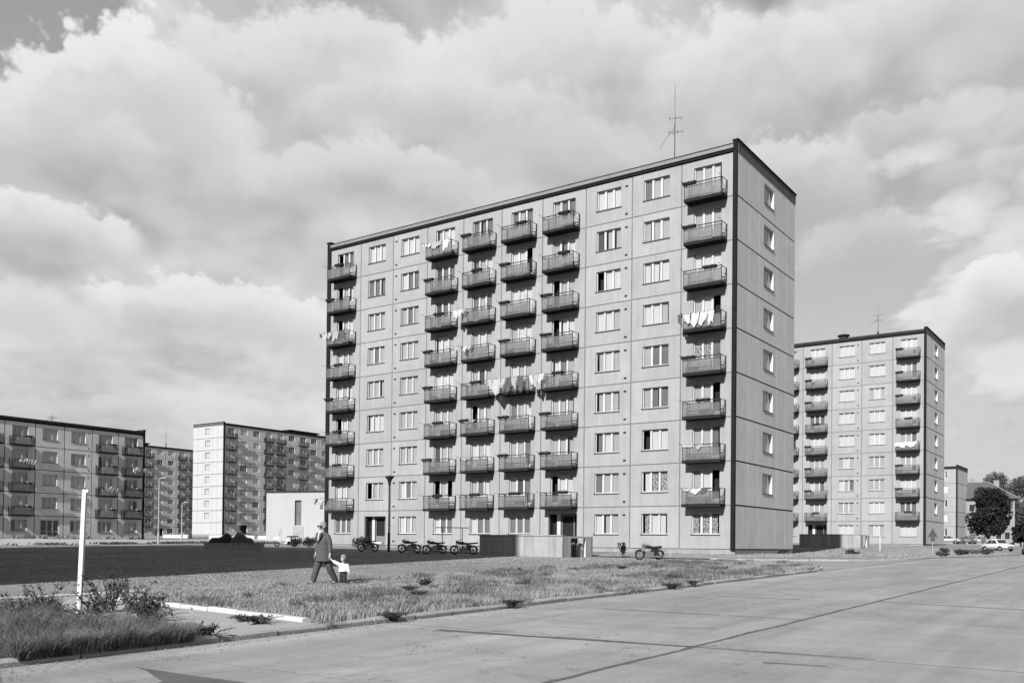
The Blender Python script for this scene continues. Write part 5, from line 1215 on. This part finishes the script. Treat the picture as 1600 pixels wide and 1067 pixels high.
for nm, a, c in (('shoe', (-.35, .13, .06), (-.14, .14, .04)), ('shoe', (.25, -.11, .06), (.49, -.12, .05))):
    skin(nm, {'a': (a, (.058, .062)), 'b': (tuple((Vector(a)+Vector(c))/2), (.06, .052)), 'c': (c, (.052, .042))}, chain('a', 'b', 'c'), 'a', 'shoe', man, 1)
ob('shirt', MB().loft([[(.20, -.04, 1.36), (.20, .04, 1.36), (.14, .045, 1.46), (.14, -.045, 1.46)], [(.222, -.018, 1.22), (.222, .018, 1.22), (.215, .022, 1.34), (.215, -.022, 1.34)]]).mesh('shirt', 'shirt'), man)
for s in (-1, 1): ob('lapel', MB().loft([[(.232, s*.015, 1.16), (.205, s*.05, 1.43), (.195, s*.115, 1.40), (.215, s*.09, 1.30)], [(.20, s*.015, 1.16), (.17, s*.05, 1.43), (.16, s*.115, 1.40), (.18, s*.09, 1.30)]]).mesh('lapel', 'tweed'), man)
hr = MB()
hrings = []
for (z, sx, sy, ox) in ((1.53, .055, .082, .020), (1.59, .076, .091, .026), (1.65, .088, .090, .036), (1.70, .080, .078, .052), (1.728, .045, .045, .06)):
    hrings.append([(ox+sx*math.cos(2*math.pi*k/14), sy*math.sin(2*math.pi*k/14), z) for k in range(14)])
ob('hair', hr.loft(hrings).mesh('hair', 'hair_grey', True), man)
ob('face', MB().loft([[(.165+.0*z, -.055, 1.56), (.165, .055, 1.56), (.172, .06, 1.655), (.172, -.06, 1.655)], [(.182, -.035, 1.555), (.182, .035, 1.555), (.185, .045, 1.66), (.185, -.045, 1.66)]]).mesh('face', 'skin', True), man)
gs = MB()
for s in (-1, 1): gs.torus((.192, s*.036, 1.605), .028, .007, 'x', 12, 5).tube([(.19, s*.064, 1.61), (.09, s*.1, 1.60)], .006, 4)
gs.tube([(.195, -.01, 1.61), (.195, .01, 1.61)], .006, 4)
ob('glasses', gs.mesh('glasses', 'fin'), man)
for s in (-1, 1): ob('eye', MB().lathe([(.003, -.009), (.010, 0), (.003, .009)], (.183, s*.036, 1.605), 8).mesh('eye', 'fin'), man)
ob('mouth', MB().box(.183, .19, -.022, .022, 1.524, 1.532).mesh('mouth', 'trouser'), man)
# the toddler
Lh = Matrix.Translation((MX, MY, 0)) @ Matrix.Rotation(FW, 4, 'Z') @ Vector((.07, .345, 0))
CX, CY = Lh.x + .817*.36 + .05, Lh.y + .576*.36 - .05
CFW = math.atan2(-.576*.35-.817*.9, -.817*.35+.576*.9)
kid = thing('person', 'toddler in a white jacket and dark trousers holding the man by the hand', 'person', (CX, CY, g1(CX, CY)+LAWN-.01), CFW); kid.scale = (1.06, 1.06, 1.08)
inv = (Matrix.Translation((CX, CY, g1(CX, CY)+LAWN-.01)) @ Matrix.Rotation(CFW, 4, 'Z') @ Matrix.Diagonal((1.06, 1.06, 1.08, 1))).inverted()
mh = inv @ (Matrix.Translation((MX, MY, g1(MX, MY)+LAWN-.02)) @ Matrix.Rotation(FW, 4, 'Z') @ Vector((.06, .345, .745)))
sd = -1 if mh.y < 0 else 1
J = {'pelvis': ((0, 0, .34), (.075, .065)), 'chest': ((0, 0, .47), (.078, .065)), 'neckb': ((0, 0, .555), .035), 'head': ((.012, 0, .655), (.07, .075)), 'crown': ((.005, 0, .71), (.062, .066)), 'nose': ((.085, 0, .645), .010), 'chin': ((.05, 0, .61), .03),
     'ash': ((0, sd*.09, .52), .036), 'ael': ((mh.x*.45, sd*.13+(mh.y-sd*.13)*.45, .58), .030), 'awr': ((mh.x*.88, mh.y*.88, mh.z-.05), .020), 'bsh': ((0, -sd*.09, .52), .036), 'bel': ((.02, -sd*.16, .41), .030), 'bwr': ((.04, -sd*.20, .31), .020),
     'lhip': ((0, .045, .32), .052), 'lkn': ((.02, .05, .19), .042), 'lank': ((.0, .05, .05), .03), 'ltoe': ((.08, .055, .03), .028), 'rhip': ((0, -.045, .32), .052), 'rkn': ((.0, -.05, .19), .042), 'rank': ((-.03, -.05, .05), .03), 'rtoe': ((.05, -.055, .03), .028)}
E = chain('pelvis', 'chest', 'neckb', 'head', 'crown') + [('head', 'nose'), ('head', 'chin')] + chain('chest', 'ash', 'ael', 'awr') + chain('chest', 'bsh', 'bel', 'bwr') + chain('pelvis', 'lhip', 'lkn', 'lank', 'ltoe') + chain('pelvis', 'rhip', 'rkn', 'rank', 'rtoe')
hand(J, E, 'awr', J['awr'][0], Vector((mh.x, mh.y, .25)), (0, 0, 1), .55, .5); hand(J, E, 'bwr', J['bwr'][0], (.2, -sd*.3, -1), (1, 0, 0), .55, .3)
skin('body', J, E, 'pelvis', 'skin', kid)
jk = {'hem': ((0, 0, .375), (.105, .095)), 'mid': ((0, 0, .44), (.106, .095)), 'chest': ((0, 0, .50), (.10, .085)), 'col': ((0, 0, .555), .05), 'ash': ((0, sd*.09, .52), .052), 'ael': (J['ael'][0], .045), 'acf': (tuple(Vector(J['ael'][0]).lerp(Vector(J['awr'][0]), .8)), .036), 'bsh': ((0, -sd*.09, .52), .052), 'bel': (J['bel'][0], .045), 'bcf': ((.036, -sd*.19, .33), .036)}
skin('jacket', jk, chain('hem', 'mid', 'chest', 'col') + chain('chest', 'ash', 'ael', 'acf') + chain('chest', 'bsh', 'bel', 'bcf'), 'mid', 'white_wool', kid)
tr = {'w': ((0, 0, .40), (.075, .07)), 'pel': ((0, 0, .34), (.085, .08)), 'lh': ((0, .048, .30), .066), 'lk': ((.02, .052, .18), .056), 'la': ((.0, .052, .06), .046), 'rh': ((0, -.048, .30), .066), 'rk': ((.0, -.052, .18), .056), 'ra': ((-.03, -.052, .06), .046)}
ring_loft(kid, 'jacket_skirt', 'white_wool', [(0, 0, .50, .085, .10), (0, 0, .45, .105, .118), (0, 0, .39, .112, .124), (0, 0, .355, .116, .128)])
skin('trousers', tr, chain('w', 'pel', 'lh', 'lk', 'la') + chain('pel', 'rh', 'rk', 'ra'), 'pel', 'navy', kid)
for a, c in (((-.02, .052, .035), (.10, .058, .03)), ((-.05, -.052, .035), (.07, -.058, .03))): skin('shoe', {'a': (a, .036), 'c': (c, .03)}, [('a', 'c')], 'a', 'shoe', kid, 1)
hr = [[(ox+sx*math.cos(2*math.pi*k/12), sy*math.sin(2*math.pi*k/12), z) for k in range(12)] for (z, sx, sy, ox) in ((.62, .055, .072, -.032), (.68, .072, .078, -.018), (.73, .072, .072, -.006), (.765, .05, .05, .0), (.78, .02, .02, .0))]
ob('hair', MB().loft(hr).mesh('hair', 'hair_fair', True), kid)
for s in (-1, 1): ob('eye', MB().lathe([(.002, -.006), (.008, 0), (.002, .006)], (.078, s*.026, .665), 8).mesh('eye', 'fin'), kid)
ob('mouth', MB().box(.074, .08, -.014, .014, .618, .623).mesh('mouth', 'trouser'), kid)
